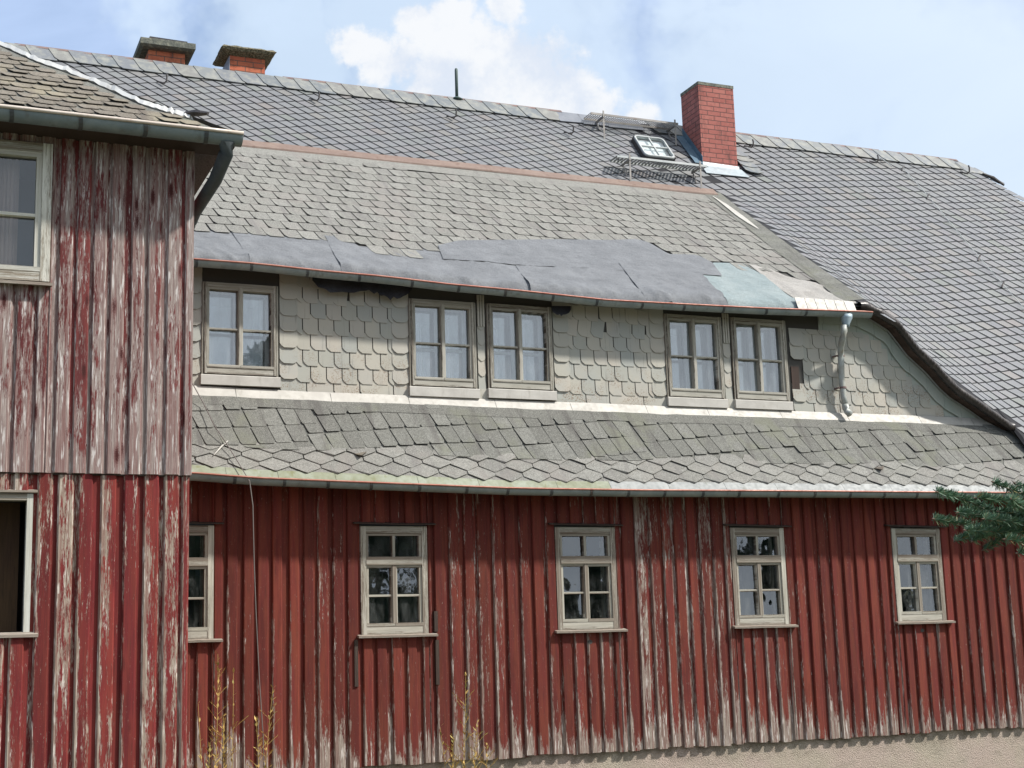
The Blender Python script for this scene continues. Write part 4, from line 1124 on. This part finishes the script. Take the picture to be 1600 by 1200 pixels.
Yk = YR + .18
def small_chimney(label, pxl, pxr, pyb, pytop, mat):
    xa, xb = onY(pxl, pytop, Yk).x, onY(pxr, pytop, Yk).x; zt_ = onY((pxl + pxr) / 2, pytop, Yk).z
    return chimney(label, xa, xb, Yk, Yk + (xb - xa) * .95, zr - .8, zt_, mat), xa, xb, zt_
c1, xa, xb, zt_ = small_chimney('short brick chimney with two stacked concrete slabs', 232, 289, 105, 80, m_brick2)
q = MB(); e = .14
q.shell([[(xa - e + i_, Yk - e + i_, z), (xb + e - i_, Yk - e + i_, z), (xb + e - i_, Yk + .6 + e - i_, z), (xa - e + i_, Yk + .6 + e - i_, z)] for i_, z in ((.05, zt_), (0, zt_ + .03), (0, zt_ + .12), (.02, zt_ + .13))], True)
q.build('chimney_cap', m_conc, c1)
q = MB(); q.obox(((xa + xb) / 2 + .02, Yk + .3, zt_ + .165), ((xb - xa) / 2 + .01, 0, -.006), (0, .34, 0), (0, 0, .022)); q.build('top_slab', m_iron, c1)
c2, xa, xb, zt_ = small_chimney('crumbling brick chimney with mossy cap', 359, 414, 120, 90, m_brick2)
q = MB()
rings = []
for i_, z in ((.10, zt_), (-.02, zt_ + .05), (-.05, zt_ + .09), (-.01, zt_ + .125)):
    e = .10 - i_; r_ = []
    base_pts = [(xa - e, Yk - e), (xb + e, Yk - e), (xb + e, Yk + .5 + e), (xa - e, Yk + .5 + e)]
    for (ax, ay), (bx_, by_) in zip(base_pts, base_pts[1:] + base_pts[:1]):
        for k_ in range(8):
            x_, y_ = lerp(ax, bx_, k_ / 8), lerp(ay, by_, k_ / 8)
            r_.append((x_ + .02 * mnoise.noise((x_ * 9, y_ * 9, z * 20)), y_ + .02 * mnoise.noise((x_ * 9, y_ * 9, z * 20 + 7)), z + .018 * mnoise.noise((x_ * 11, y_ * 11, 3))))
    rings.append(r_)
q.shell(rings, True); q.build('chimney_cap', m_moss, c2)
q = MB(); q.box(xa - .012, xa - .002, Yk - .02, Yk + .5, zt_ - .5, zt_ - .02); q.build('side_flashing', m_lead, c2)

# ------------------------------------------------------------------ skylight, treads, rod, hooks
corner = [onA(x, y, .05) for x, y in ((987, 216), (1030, 218), (1055, 251), (1004, 247))]
sk0 = corner[3]
def S_at(P): return (P.y - YE) / c50
xa, xb = (corner[0].x + corner[3].x) / 2, (corner[1].x + corner[2].x) / 2
sa, sb = (S_at(corner[3]) + S_at(corner[2])) / 2, (S_at(corner[0]) + S_at(corner[1])) / 2
def rs_(X, s, h): y = YE + s * c50; return Vector((X, y, 4.357 + T50 * (y - YE))) + N50 * h
def rrect(x0, x1, s0, s1, r, h):
    out = []
    for cx, cs_, a0 in ((x0 + r, s0 + r, pi), (x1 - r, s0 + r, 1.5 * pi), (x1 - r, s1 - r, 0), (x0 + r, s1 - r, .5 * pi)):
        for k_ in range(6):
            a_ = a0 + k_ * pi / 10; out.append(rs_(cx + r * cos(a_), cs_ + r * sin(a_), h))
    return out
q = MB()
q.shell([rrect(xa, xb, sa, sb, .09, -.05), rrect(xa, xb, sa, sb, .09, .10), rrect(xa + .008, xb - .008, sa + .008, sb - .008, .085, .115), rrect(xa + .035, xb - .035, sa + .035, sb - .035, .06, .115), rrect(xa + .035, xb - .035, sa + .035, sb - .035, .06, .07)], True, caps=False)
xm, sm = (xa + xb) / 2, (sa + sb) / 2
q.prism([rs_(xm - .011, sa + .03, .108), rs_(xm + .011, sa + .03, .108), rs_(xm + .011, sb - .03, .108), rs_(xm - .011, sb - .03, .108)], N50 * -.03)
q.prism([rs_(xa + .03, sm - .011, .109), rs_(xb - .03, sm - .011, .109), rs_(xb - .03, sm + .011, .109), rs_(xa + .03, sm + .011, .109)], N50 * -.03)
skyl = q.build('skylight', m_galv, house)
q = MB(); q.face(rrect(xa + .03, xb - .03, sa + .03, sb - .03, .06, .085)); q.build('pane', m_glassw, skyl)
q = MB(); q.face(rrect(xa + .01, xb - .01, sa + .01, sb - .01, .06, .035)); q.build('skylight_well', m_inner, skyl)
q = MB(); q.shell([rrect(xa - .012, xb + .012, sa - .02, sb + .01, .09, -.03), rrect(xa - .012, xb + .012, sa - .02, sb + .01, .09, .088)], True, caps=False); q.build('skylight_kerb', m_iron, skyl)

def walkway(label, pxa, pxb, pytop, foot, mat, bars, dep=.27):
    """level grating on two braced legs; foot: where the front legs meet the roof"""
    fa, fb = onA(*foot[0], .02), onA(*foot[1], .02)
    Yf = (fa.y + fb.y) / 2
    a_, b_ = onY(*pxa, Yf), onY(*pxb, Yf); z = (a_.z + b_.z) / 2
    X0, X1_ = a_.x, b_.x
    o = MB()
    o.box(X0, X1_, Yf - .015, Yf + .0, z - .035, z); o.box(X0, X1_, Yf + dep, Yf + dep + .015, z - .035, z)
    n = int((X1_ - X0) / bars)
    for i in range(n + 1):
        x_ = lerp(X0, X1_ - .008, i / n); o.box(x_, x_ + (.012 if bars < .05 else .040), Yf, Yf + dep, z - .008, z - .002)
    for k_ in range(1, 4) if bars < .05 else (): o.box(X0, X1_, Yf + dep * k_ / 4, Yf + dep * k_ / 4 + .006, z - .007, z - .002)
    wo_ = o.build('roof_walkway', mat, house); wo_['label'] = label
    for f_ in (fa, fb):
        q = MB(); x_ = f_.x
        q.box(x_ - .014, x_ + .014, Yf - .022, Yf - .016, f_.z - .06, z + .05)
        zb_ = zA(x_, Yf + dep)
        q.obox(((x_), Yf + dep / 2, z - .06), (.012, 0, 0), (0, dep / 2 + .03, .0), (0, 0, .014))
        q.tube([(x_, Yf + dep, z - .05), (x_ + .0, Yf + dep * .55, zA(x_, Yf + dep * .55) + .03)], .012, 6)
        q.build('walkway_leg', m_grate, wo_)
walkway('narrow dark grating on the ridge', (923, 177), (1059, 191), 0, ((946, 219), (1053, 224)), m_grate, .042, .26)
walkway('pale slatted tread below the skylight', (964, 245), (1104, 256), 0, ((987, 290), (1093, 294)), m_galv, .062, .24)

q = MB(); p = onY(714, 160, YR + .02); pt = onY(712.5, 107, YR + .02)
q.tube([(p.x, YR + .02, zr), (p.x, YR + .02, pt.z - .02), (p.x, YR + .02, pt.z)], [.026, .026, .018], 10)
q.tube([(p.x, YR + .02, zr + .03), (p.x, YR + .02, zr + .075)], [.11, .05], 10)
q.build('vent_rod', m_greeny, house, True)

hook_proto = None
for (px, py, s) in ((256, 126, 1), (494, 153, 1), (708, 180, 1), (891, 205, 1), (1172, 226, 1), (1367, 250, 1), (1509, 267, 1.1)):
    p = onA(px, py + 4, .05)
    if hook_proto is None:
        q = MB(); q.tube([(-.04, -.01, .0), (0.0, -.05, -.02), (.03, -.06, .02), (.035, -.06, .09), (.03, -.05, .13)], .013, 6)
        q.tube([(-.10, .03, .03), (-.03, -.02, .0), (.01, -.05, -.02)], .010, 6)
        hook_proto = q.build('roof_hook', m_iron); o = hook_proto
    else: o = hook_proto.copy(); COL.objects.link(o)
    o.location = p; o.scale = (s, s, s)
    o.parent = house; o.matrix_parent_inverse = world_of(house).inverted()
wpx = [(1411, 262), (1450, 306), (1530, 402), (1567, 444), (1640, 526)]
wp = [onA(x, y, .07) for x, y in wpx]
q = MB(); q.tube(wp, .006, 5); lw_ = q.build('lightning_wire', m_wire, house)
for p in wp[:4]:
    q = MB(); q.tube([p + Vector((-.05, -.02, -.07)), p + Vector((0, 0, 0)), p + Vector((.035, .01, .04))], .014, 6); q.build('wire_clip', m_iron, lw_)
for x in (1375.5, 1493):
    a_, b_ = onA(x, 246 if x < 1400 else 253, .085), onA(x + 18, 260 if x < 1400 else 268, .085); q = MB(); q.tube([a_, b_], .010, 5); q.build('wire_end', m_wire, lw_)

# ------------------------------------------------------------------ wing
YWG = -3.95
XC = 2.122; XWL = -4.2
wing = thing('farmhouse_wing', 'wing at the left edge with bare weathered boards above and red boards below', 'building wing', (XC - 2, -2.5, 0))
ZSPL = 3.957
wwl = onY(83, 218, YWG - .03).x
# upper window: right jamb measured, left part outside the picture
UWX1 = wwl; UWX0 = UWX1 - 1.05; UWZ1 = onY(40, 222, YWG - .03).z; UWZ0 = onY(20, 437, YWG - .03).z
LWX1 = onY(50, 880, YWG - .03).x; LWX0 = LWX1 - 1.0; LWZ1 = onY(30, 770, YWG - .03).z; LWZ0 = onY(20, 988, YWG - .03).z
ub_ = MB()
board_run(ub_, XWL, XC, YWG, .142, lambda X: ZSPL, lambda X: 6.72, [(UWX0, UWX1, UWZ0 - .02, UWZ1 + .01)], (.096, .114), .022, None, .003, bat_peel=.0)
ub_.build('upper_boards', m_greywing, wing)
lb_ = MB()
board_run(lb_, XWL, XC - .01, YWG + .035, .166, lambda X: .5, lambda X: ZSPL + .02, [(LWX0, LWX1, LWZ0 - .02, LWZ1 + .01)], (.108, .124), .030, None, .01, bat_peel=.02)
lb_.build('lower_boards', m_redwing, wing)
q = MB(); q.box(XWL, XC - .006, YWG + .004, YWG + .06, ZSPL - .012, ZSPL - .002); q.build('shadow_board', m_soffit, wing)
cb = MB(); cb.box(XC - .018, XC + .004, YWG - .022, YWG + .12, ZSPL + .002, 6.7, 0, .15); cb.build('corner_board', m_greywing, wing)
q = MB()
q.face([(XC - .02, YWG + .03, 0), (XC - .02, 0, 0), (XC - .02, 0, ZSPL), (XC - .02, YWG + .03, ZSPL)], [(0, 0), (9, 0), (9, 4), (0, 4)])
q.face([(XC - .012, YWG + .03, ZSPL), (XC - .012, .6, ZSPL), (XC - .012, .6, 6.9), (XC - .012, YWG + .03, 6.9)], [(0, 0), (9, 0), (9, 4), (0, 4)])
q.build('side_wall', m_redwing, wing)
# roof
RWY = YWG - .33; RWZ = 6.80; TP = tan(radians(34))
def zW(X, Y): return RWZ + TP * (Y - RWY) + .012 * mnoise.noise((X * 1.5, Y * 1.5, 6))
hip = [onS(x, y, zW, RWY - .3, 8) for x, y in ((372, 211), (345, 205), (298, 186), (268, 178), (225, 165), (175, 142), (105, 113), (60, 98), (12, 76), (-60, 46))]
hipy = sorted((p.y, p.x) for p in hip)
def hipWX(Y): return interp(Y, hipy)
YT = hipy[-1][0]
rw = MB()
for i in range(24):
    ya, yb = lerp(RWY, YT, i / 24), lerp(RWY, YT, (i + 1) / 24)
    rw.face([(XWL, ya, zW(XWL, ya)), (hipWX(ya), ya, zW(hipWX(ya), ya)), (hipWX(yb), yb, zW(hipWX(yb), yb)), (XWL, yb, zW(XWL, yb))], m=1)
PW = radians(34)
shingles(rw, zW, RWY, PW, (XWL, XC + .5), (-.02, (YT - RWY) / cos(PW)), (.17, 0), (.025, -.17),
         [(.004, 0, 0), (.167, 0, 0), (.185, -.12, 1), (.155, -.166, 1), (.055, -.166, 1), (.024, -.12, 1)], lambda P: P.x < hipWX(P.y) - .10 and P.y > RWY + .10 and P.y < YT - .05, .010, .004, .005, 0, .004, 0, .5, .06, .006)
# backing slopes of the wing
rw.face([(hip[0].x, RWY, RWZ - .01), (hip[0].x, 2.5, RWZ - .01), (hipWX(YT), YT, zW(hipWX(YT), YT) - .02)], m=1)
wroof = rw.build('wing_roof', [m_bitw, m_bit2], wing)
vg = MB()
vp = [p + Vector((0, 0, .035)) for p in hip[2:]]
fine = []
for a_, b_ in zip(vp, vp[1:]):
    for k_ in range(8): fine.append(a_.lerp(b_, k_ / 8))
fine.append(vp[-1]); prev = None
for i, (a_, b_) in enumerate(zip(fine, fine[1:])):
    wa = .010 + .024 * abs(mnoise.noise((i * .55, 2, 0))); wb = .010 + .024 * abs(mnoise.noise(((i + 1) * .55, 2, 0)))
    ja = Vector((0, 0, .018 * mnoise.noise((i * .8, 0, 4)))); jb = Vector((0, 0, .018 * mnoise.noise(((i + 1) * .8, 0, 4))))
    vg.shell([[a_ + ja + Vector((0, 0, wa)), a_ + ja + Vector((-.015, -.02, -.03)), a_ + ja + Vector((.03, 0, -.06))], [b_ + jb + Vector((0, 0, wb)), b_ + jb + Vector((-.015, -.02, -.03)), b_ + jb + Vector((.03, 0, -.06))]], True, caps=False)
vg.build('verge_strip', m_bright, wroof)
q = MB(); q.tube([hip[2] + Vector((.12, -.12, .02)), hip[2] + Vector((.04, -.02, .05)), hip[2] + Vector((-.12, .1, .06))], [.015, .03, .012], 6); q.build('torn_edge', m_tar, wroof)
gp = [Vector((lerp(XWL, 0, 1) + x_, RWY - .06, 6.755)) for x_ in []]
gx1 = onY(377, 214, RWY - .06).x
gp = [Vector((lerp(XWL, gx1, i / 20), RWY - .06, onY(lerp(-600, 377, i / 20), lerp(100, 214, i / 20), RWY - .06).z * 0 + lerp(6.765, onY(377, 214, RWY - .06).z, i / 20))) for i in range(21)]
gut = gutter('gutter', gp, .082, (m_gutterw, m_rimp, m_brk), wing, .52, .016)
q = MB(); q.box(XWL, gx1 - .02, RWY + .005, YWG + .02, 6.69, 6.705); q.box(XWL, gx1 - .02, RWY + .003, RWY + .025, 6.705, 6.795); q.build('eave_soffit', m_soffit, wing)
q = MB()                              # swan neck from gutter end back to the side wall
e0 = gp[-1] + Vector((-.12, 0, -.06))
q.tube([e0, e0 + Vector((-.0, .02, -.09)), e0 + Vector((-.05, .22, -.26)), Vector((XC + .09, YWG + .42, 6.30)), Vector((XC + .06, YWG + 1.5, 6.05)), Vector((XC + .06, YWG + 1.7, 5.95)), Vector((XC + .06, YWG + 1.7, .2))], [.075, .06, .056, .054, .052, .052, .052], 14)
smooth_by_angle(q.build('downpipe', metal('slate blue pipe with painted shade', (.060, .075, .085), (.085, .10, .11), .6, .2), wing), 60)  # zinc darker than the gutter's, the pipe's shade is put into its colour
# wing windows
def wing_window(X0, X1_, Z0, Z1, label, open_, parent):
    f = MB(); yf = YWG - .045; c = .075
    f.box(X0, X0 + c, yf, YWG + .08, Z0, Z1, 0, .03); f.box(X1_ - c, X1_, yf, YWG + .08, Z0, Z1, 0, .04)
    f.box(X0 + c, X1_ - c, yf + .003, YWG + .08, Z1 - .075, Z1, 0, .08, 'x'); f.box(X0 + c, X1_ - c, yf + .003, YWG + .08, Z0, Z0 + .075, 0, .1, 'x')
    ia, ib, la, lb = X0 + c, X1_ - c, Z0 + .075, Z1 - .075; xm = (ia + ib) / 2; s = .045; zm = lerp(la, lb, .47); p = MB()
    for a_, b_ in ((ia, xm - .003), (xm + .003, ib)):
        f.box(a_, b_, yf - .0, YWG + .06, la, la + .04, 0, .05, 'x'); f.box(a_, b_, yf + .016, YWG + .06, lb - .04, lb, 0, -.05, 'x')
        f.box(a_, a_ + s, yf + .016, YWG + .06, la + .04, lb - .04, 0, -.1); f.box(b_ - s, b_, yf + .016, YWG + .06, la + .04, lb - .04, 0, -.1)
        f.box(a_ + s, b_ - s, yf + .02, YWG + .05, zm - .012, zm + .012, 0, .0, 'x')
        pane_faces(p, a_ + s, b_ - s, la + .04, zm - .012, YWG + .03); pane_faces(p, a_ + s, b_ - s, zm + .012, lb - .04, YWG + .03)
    o = f.build('window', m_wframe, parent); o['label'] = label; p.build('pane', m_glassw, o)
    r = room('window_reveal', X0 + .02, X1_ - .02, Z0 + .02, Z1 - .02, YWG + .085, .8, m_room, o)
    q = MB()
    for j in range(12):
        a_, b_ = lerp(ib - .34, ib - .16, j / 12), lerp(ib - .34, ib - .16, (j + 1) / 12)
        q.face([(a_, YWG + .2 + .012 * sin(j * 1.7), la), (b_, YWG + .2 + .012 * sin(j * 1.7 + 1.7), la), (b_, YWG + .2 + .012 * sin(j * 1.7 + 1.7), lb), (a_, YWG + .2 + .012 * sin(j * 1.7), lb)])
    q.build('curtain', m_pinkcurtain, o)
    q = MB(); q.shell([[(x, yf - .05, Z0 - .045), (x, yf - .05, Z0 - .02), (x, YWG, Z0 + .003), (x, YWG, Z0 - .03)] for x in (X0 - .03, X1_ + .02)], True, uvs=([0, .3, 1, .6], [0, 1])); q.build('sill', m_sillw, o)
m_pinkcurtain = M('pinkish curtain', lambda t: t.bsdf(t.mix(t.noise(t.scale(t.obj(), (30, 30, 1)), 1, 2), (.40, .30, .27), (.52, .40, .36)), .9))
wing_window(UWX0, UWX1, UWZ0, UWZ1, 'white peeling window with pinkish curtain', False, wing)
f = MB()                              # lower opening without a sash
yb = YWG + .035; c = .045
f.box(LWX1 - c, LWX1, yb - .01, yb + .10, LWZ0, LWZ1, 0, -.3); f.box(LWX0, LWX0 + c, yb - .01, yb + .10, LWZ0, LWZ1, 0, -.2)
f.box(LWX0 + c, LWX1 - c, yb - .008, yb + .10, LWZ1 - .05, LWZ1, 0, .25, 'x')
wo2 = f.build('window', m_wframe, wing); wo2['label'] = 'dark open window hole without sash'
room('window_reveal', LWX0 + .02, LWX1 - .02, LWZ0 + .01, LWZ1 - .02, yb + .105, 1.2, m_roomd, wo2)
q = MB(); q.box(LWX1 - .34, LWX1 - .06, yb + .5, yb + .53, LWZ0, LWZ1 - .02); q.build('inner_door', wood('brown door', (.12, .07, .035), (.09, .05, .03), (.1, .06, .04), (.05, .03, .02), .9), wo2)
q = MB(); q.shell([[(x, yb - .06, LWZ0 - .04), (x, yb - .06, LWZ0 - .018), (x, yb, LWZ0 + .002), (x, yb, LWZ0 - .03)] for x in (LWX0 - .03, LWX1 + .06)], True, uvs=([0, .3, 1, .6], [0, 1])); q.build('sill', m_sillw, wo2)
hb = onY(30, 765, YWG).z
q = MB(); q.shell([[(x, yb - .035, LWZ1 + .008), (x, yb - .035, LWZ1 + .024), (x, yb, LWZ1 + .034), (x, yb, LWZ1 + .004)] for x in (LWX0 - .03, LWX1 + .03)], True, uvs=([0, .3, 1, .6], [0, 1])); q.build('drip_board', m_sillw, wo2)

# ------------------------------------------------------------------ loose cable and strip
cpx = [(300, 598, .4), (318, 630, .3), (335, 665, .0), (352, 690, -.12), (372, 722, -.32), (390, 752, -.50), (395, 790, -.5), (397, 880, -.48), (400, 960, -.46), (405, 1060, -.42), (411, 1150, -.38), (413, 1230, -.35)]
q = MB(); q.tube([onY(*c_) for c_ in cpx], .006, 6)
tag(q.build('cable', m_cable), 'thin grey cable hanging down over the skirt roof and red boards', 'cable')
a_, b_ = onS(334, 711, lambda X, Y: zA(X, Y) + .05), onS(356, 689, lambda X, Y: zA(X, Y) + .07)
q = MB(); q.tube([a_, a_.lerp(b_, .5) + Vector((0, 0, .01)), b_], [.004, .011, .008], 6)
tag(q.build('splinter', m_white), 'small pale wood splinter lying on the skirt roof beside the cable', 'splinter')

# ------------------------------------------------------------------ dry weeds at the foot of the wall
def weed(px, py_top, lean, h, Y, label, seed, nb=16):
    random.seed(seed)
    tip = onY(px, py_top, Y); base_ = Vector((tip.x - lean, Y + U(-.05, .05), 0))
    root = thing('weed', label, 'weed', base_, 'dry yellow weeds at the foot of the red wall')
    st_ = MB(); pts = []
    for i in range(9):
        t = i / 8; pts.append(base_.lerp(tip, t) + Vector((.02 * sin(t * 5 + seed), .015 * cos(t * 4), 0)))
    st_.tube(pts, [lerp(.0045, .0018, i / 8) for i in range(9)], 5); st_.build('stem', m_weed, root)
    lf = MB(); Hh = tip.z
    for i in range(nb):
        t = 1 - (i / nb) * min(.9, h / Hh); p = base_.lerp(tip, t) + Vector((.02 * sin(t * 5 + seed), .015 * cos(t * 4), 0))
        for k_ in range(2 + (i % 2)):
            ang = U(0, 2 * pi); L = U(.03, .075) * (1.3 - .3 * t); d = Vector((cos(ang), sin(ang) * .6, U(.6, 1.4))).normalized()
            s = d.cross(Vector((0, 0, 1))).normalized() * L * .16
            lf.face([p, p + d * L * .5 + s, p + d * L, p + d * L * .5 - s])
            if i > 3 and random.random() < .45:
                e2 = p + d * L * 2.4; lf.tube([p, p + d * L * 1.2, e2], [.002, .0018, .0012], 4)
                for m2 in range(6):
                    d2 = (d + Vector((U(-.8, .8), U(-.8, .8), U(0, .8)))).normalized(); pp = p.lerp(e2, .4 + .1 * m2); s2 = d2.cross(Vector((1, 0, 0))).normalized() * .007
                    lf.face([pp, pp + d2 * .022 + s2, pp + d2 * .045, pp + d2 * .022 - s2])
    lf.build('leaves', m_weed, root)
weed(337, 1022, -.03, 1.3, -.9, 'tallest dry yellow weed, beside the wing corner', 3, 22)
weed(366, 1052, .10, 1.1, -.8, 'leaning dry weed stalk with few leaves next to the tallest one', 5, 10)
weed(308, 1100, -.22, .9, -.95, 'bare weed stalk bent away from the wing corner', 8, 5)
weed(429, 1075, .30, 1.0, -.7, 'dry weed with drooping yellow tip below the hanging cable', 12, 16)
weed(325, 1160, .0, .6, -1.0, 'short bushy dry weed tuft hugging the wing corner', 15, 12)
weed(725, 1058, .02, 1.1, -.7, 'upright dry weed with paired leaves under the second red wall window', 21, 18)
weed(690, 1135, -.14, .8, -.75, 'slanting dry weed left of the upright one under the window', 25, 8)
weed(742, 1130, .12, .8, -.6, 'fine branching dry weed right of the upright one under the window', 28, 18)
weed(352, 1120, .06, .8, -.85, 'leafy dry weed between the tallest stalk and the leaning one', 31, 20)
weed(398, 1128, -.08, .7, -.9, 'low curved dry weed behind the hanging cable', 35, 14)
weed(708, 1150, .03, .6, -.8, 'short leafy dry weed close left of the upright one under the window', 39, 16)
weed(758, 1165, .10, .6, -.7, 'rightmost low dry weed tuft under the second red wall window', 41, 14)
random.seed(99)

# ------------------------------------------------------------------ spruce at the right edge
DEP = -10.6
tp_ = onY(2080, 860, DEP - .2)
spruce = thing('spruce_tree', 'blue green spruce reaching into the picture at the right edge', 'tree', (tp_.x, tp_.y, 0))
q = MB(); q.tube([(tp_.x, tp_.y, 0), (tp_.x + .02, tp_.y, 3), (tp_.x, tp_.y, 7.5)], [.12, .08, .012], 10); q.build('trunk', m_bark, spruce)
def needles(mb, pts, dens=1700, L0=.036, w0=.0019):
    for a_, b_ in zip(pts, pts[1:]):
        d = (b_ - a_); L = d.length; t = d.normalized(); n = max(4, int(L * dens))
        x = t.cross(Vector((0, 0, 1))).normalized(); y = x.cross(t)
        for i in range(n):
            p = a_.lerp(b_, random.random()); ang = U(0, 2 * pi)
            rad = x * cos(ang) + y * sin(ang)
            if rad.z < -.3 and random.random() < .45: rad.z *= -1
            dirv = (rad * U(.8, 1.0) + t * U(.25, .65) + Vector((0, 0, .25))).normalized(); ln = L0 * U(.7, 1.15)
            s = dirv.cross(Vector((U(-1, 1), U(-1, 1), U(-1, 1)))).normalized() * w0
            mb.face([p - s, p + s, p + dirv * ln * .75 + s * .8, p + dirv * ln, p + dirv * ln * .75 - s * .8])
def twig(pxs, mb_n, mb_b):
    pts = [onY(*c_) for c_ in pxs]; fine = []
    for a_, b_ in zip(pts, pts[1:]):
        for k_ in range(3): fine.append(a_.lerp(b_, k_ / 3) + Vector((U(-.004, .004), U(-.004, .004), U(-.004, .004))))
    fine.append(pts[-1])
    mb_b.tube(fine, [lerp(.0022, .005, i / (len(fine) - 1)) for i in range(len(fine))], 5)
    mb_b.tube([fine[0] + (fine[0] - fine[1]).normalized() * .012, fine[0], fine[1].lerp(fine[0], .7)], [.001, .0045, .003], 6)
    needles(mb_n, fine)
nd, br = MB(), MB()
D0 = DEP
tw_list = [
    [(1464, 768, D0), (1497, 778, D0 + .05), (1540, 796, D0 + .08), (1610, 820, D0 + .05), (1760, 850, D0 - .05), (2080, 870, D0 - .2)],
    [(1525, 778, D0 - .1), (1565, 782, D0 - .07), (1620, 800, D0), (1700, 835, D0)],
    [(1551, 754, D0), (1585, 768, D0), (1640, 785, D0), (1760, 820, D0)],
    [(1458, 810, D0 + .05), (1492, 818, D0 + .05), (1535, 824, D0 + .04), (1610, 822, D0 + .05)],
    [(1492, 846, D0 + .1), (1515, 838, D0 + .1), (1560, 820, D0 + .06), (1610, 820, D0 + .05)],
    [(1537, 858, D0 + .05), (1560, 846, D0 + .05), (1585, 825, D0 + .05), (1615, 822, D0 + .05)],
    [(1571, 842, D0 - .1), (1600, 846, D0 - .1), (1660, 846, D0 - .05), (1760, 850, D0 - .05)],
    [(1578, 780, D0 - .22), (1592, 790, D0 - .12), (1640, 810, D0)],
    [(1497, 800, D0 - .05), (1530, 806, D0 - .02), (1580, 815, D0 + .02), (1640, 825, D0)],
    [(1508, 828, D0 - .08), (1540, 830, D0 - .04), (1590, 832, D0), (1650, 832, D0)],
    [(1538, 812, D0 - .12), (1565, 812, D0 - .08), (1620, 822, D0)],
    [(1585, 756, D0 + .1), (1605, 768, D0 + .08), (1650, 790, D0 + .05)],
    [(1552, 838, D0 + .15), (1580, 830, D0 + .12), (1640, 830, D0 + .05)],
    [(1590, 865, D0), (1610, 858, D0), (1680, 850, D0)],
    [(1505, 790, D0 + .15), (1540, 800, D0 + .12), (1600, 812, D0 + .08), (1640, 820, D0 + .05)],
    [(1560, 798, D0 + .0), (1590, 805, D0 + .02), (1640, 815, D0 + .04)],
    [(1520, 845, D0 + .0), (1550, 836, D0 + .02), (1600, 826, D0 + .04)]]
for tw_ in tw_list: twig(tw_, nd, br)
bo = br.build('branch', m_bark, spruce); nd.build('needles', m_needle, bo)
for kq in range(60):                  # the rest of the tree, beyond the picture
    z = .9 + kq * .107; an = kq * 2.4; L = max(.25, (7.6 - z) * .27)
    if 2.0 < an % (2 * pi) < 4.4: L = min(L * .5, .75)
    nd, br = MB(), MB(); a_ = Vector((tp_.x, tp_.y, z)); dv = Vector((cos(an), sin(an), -.16))
    e_ = a_ + dv * L; mid = a_.lerp(e_, .5) + Vector((0, 0, .05)); br.tube([a_, mid, e_], [.018, .010, .003], 5); needles(nd, [a_.lerp(mid, .4), mid, e_], 240, .036, .0035)
    for k_ in range(12):
        p = a_.lerp(mid, .3 + .14 * k_) if k_ < 5 else mid.lerp(e_, (k_ - 5) / 7); sd = Vector((-dv.y, dv.x, -.25)) * (1 if k_ % 2 else -1)
        e2 = p + (sd * .55 + dv * .5) * L * .45 * (1.1 - .05 * k_); br.tube([p, e2], [.005, .002], 4); needles(nd, [p, e2], 240, .036, .0035)
    bo = br.build('branch', m_bark, spruce); nd.build('needles', m_needle, bo)

# ------------------------------------------------------------------ trees across the yard, mirrored in the panes
def yard_tree(x, y, h, r, label, seed):
    random.seed(seed)
    root = thing('tree', label, 'tree', (x, y, 0), 'trees across the yard behind the viewer')
    q = MB(); q.tube([(x, y, 0), (x + .1, y, h * .5), (x, y, h * .9)], [.22, .14, .04], 8); q.build('trunk', m_bark, root)
    c = MB(); rings = []
    for j in range(9):
        t = j / 8; rings.append([(x + r * .62 * (1 - t) ** .7 * (1 + .3 * mnoise.noise((k_ * .9, j, seed))) * cos(k_ * pi / 6), y + r * .62 * (1 - t) ** .7 * sin(k_ * pi / 6), lerp(h * .10, h * .97, t)) for k_ in range(12)])
    c.shell(rings, True)
    for i in range(4200):
        t = random.random() ** .8; z = lerp(h * .12, h, t); rr = r * (1 - t) ** .7 * (.55 + .45 * random.random()) * (1 + .25 * sin(t * 23)); an = U(0, 2 * pi)
        p = Vector((x + rr * cos(an), y + rr * sin(an), z)); s = U(.09, .24)
        d1 = Vector((U(-1, 1), U(-1, 1), U(-1, 1))).normalized() * s; d2 = d1.cross(Vector((U(-1, 1), U(-1, 1), U(-1, 1)))).normalized() * s * .6
        c.face([p - d1, p + d2, p + d1, p - d2])
    c.build('crown', m_treeleaf, root)
for i, (x, y, h, r, lab) in enumerate(((11, -50, 17, 5.0, 'tall broad dark tree mirrored in the window nearest the wing'), (17, -52, 16, 4.6, 'dark tree mirrored left of centre in the second red wall window'), (22.5, -50, 15, 4.4, 'dense dark tree filling the reflection in the second red wall window'),
        (29.5, -51, 7.4, 2.6, 'lower tree mirrored at the left in the middle red wall window'), (33.2, -50, 7.0, 2.0, 'narrow low tree mirrored at the right in the middle red wall window'), (38.6, -50, 9.0, 2.4, 'tree mirrored in the left panes of the fourth red wall window'), (43.2, -51, 6.0, 2.0, 'small tree mirrored low in the fourth red wall window'), (50.5, -52, 4.4, 2.2, 'lowest bush like tree mirrored at the foot of the last window'))):
    yard_tree(x, y, h, r, lab, 40 + i)
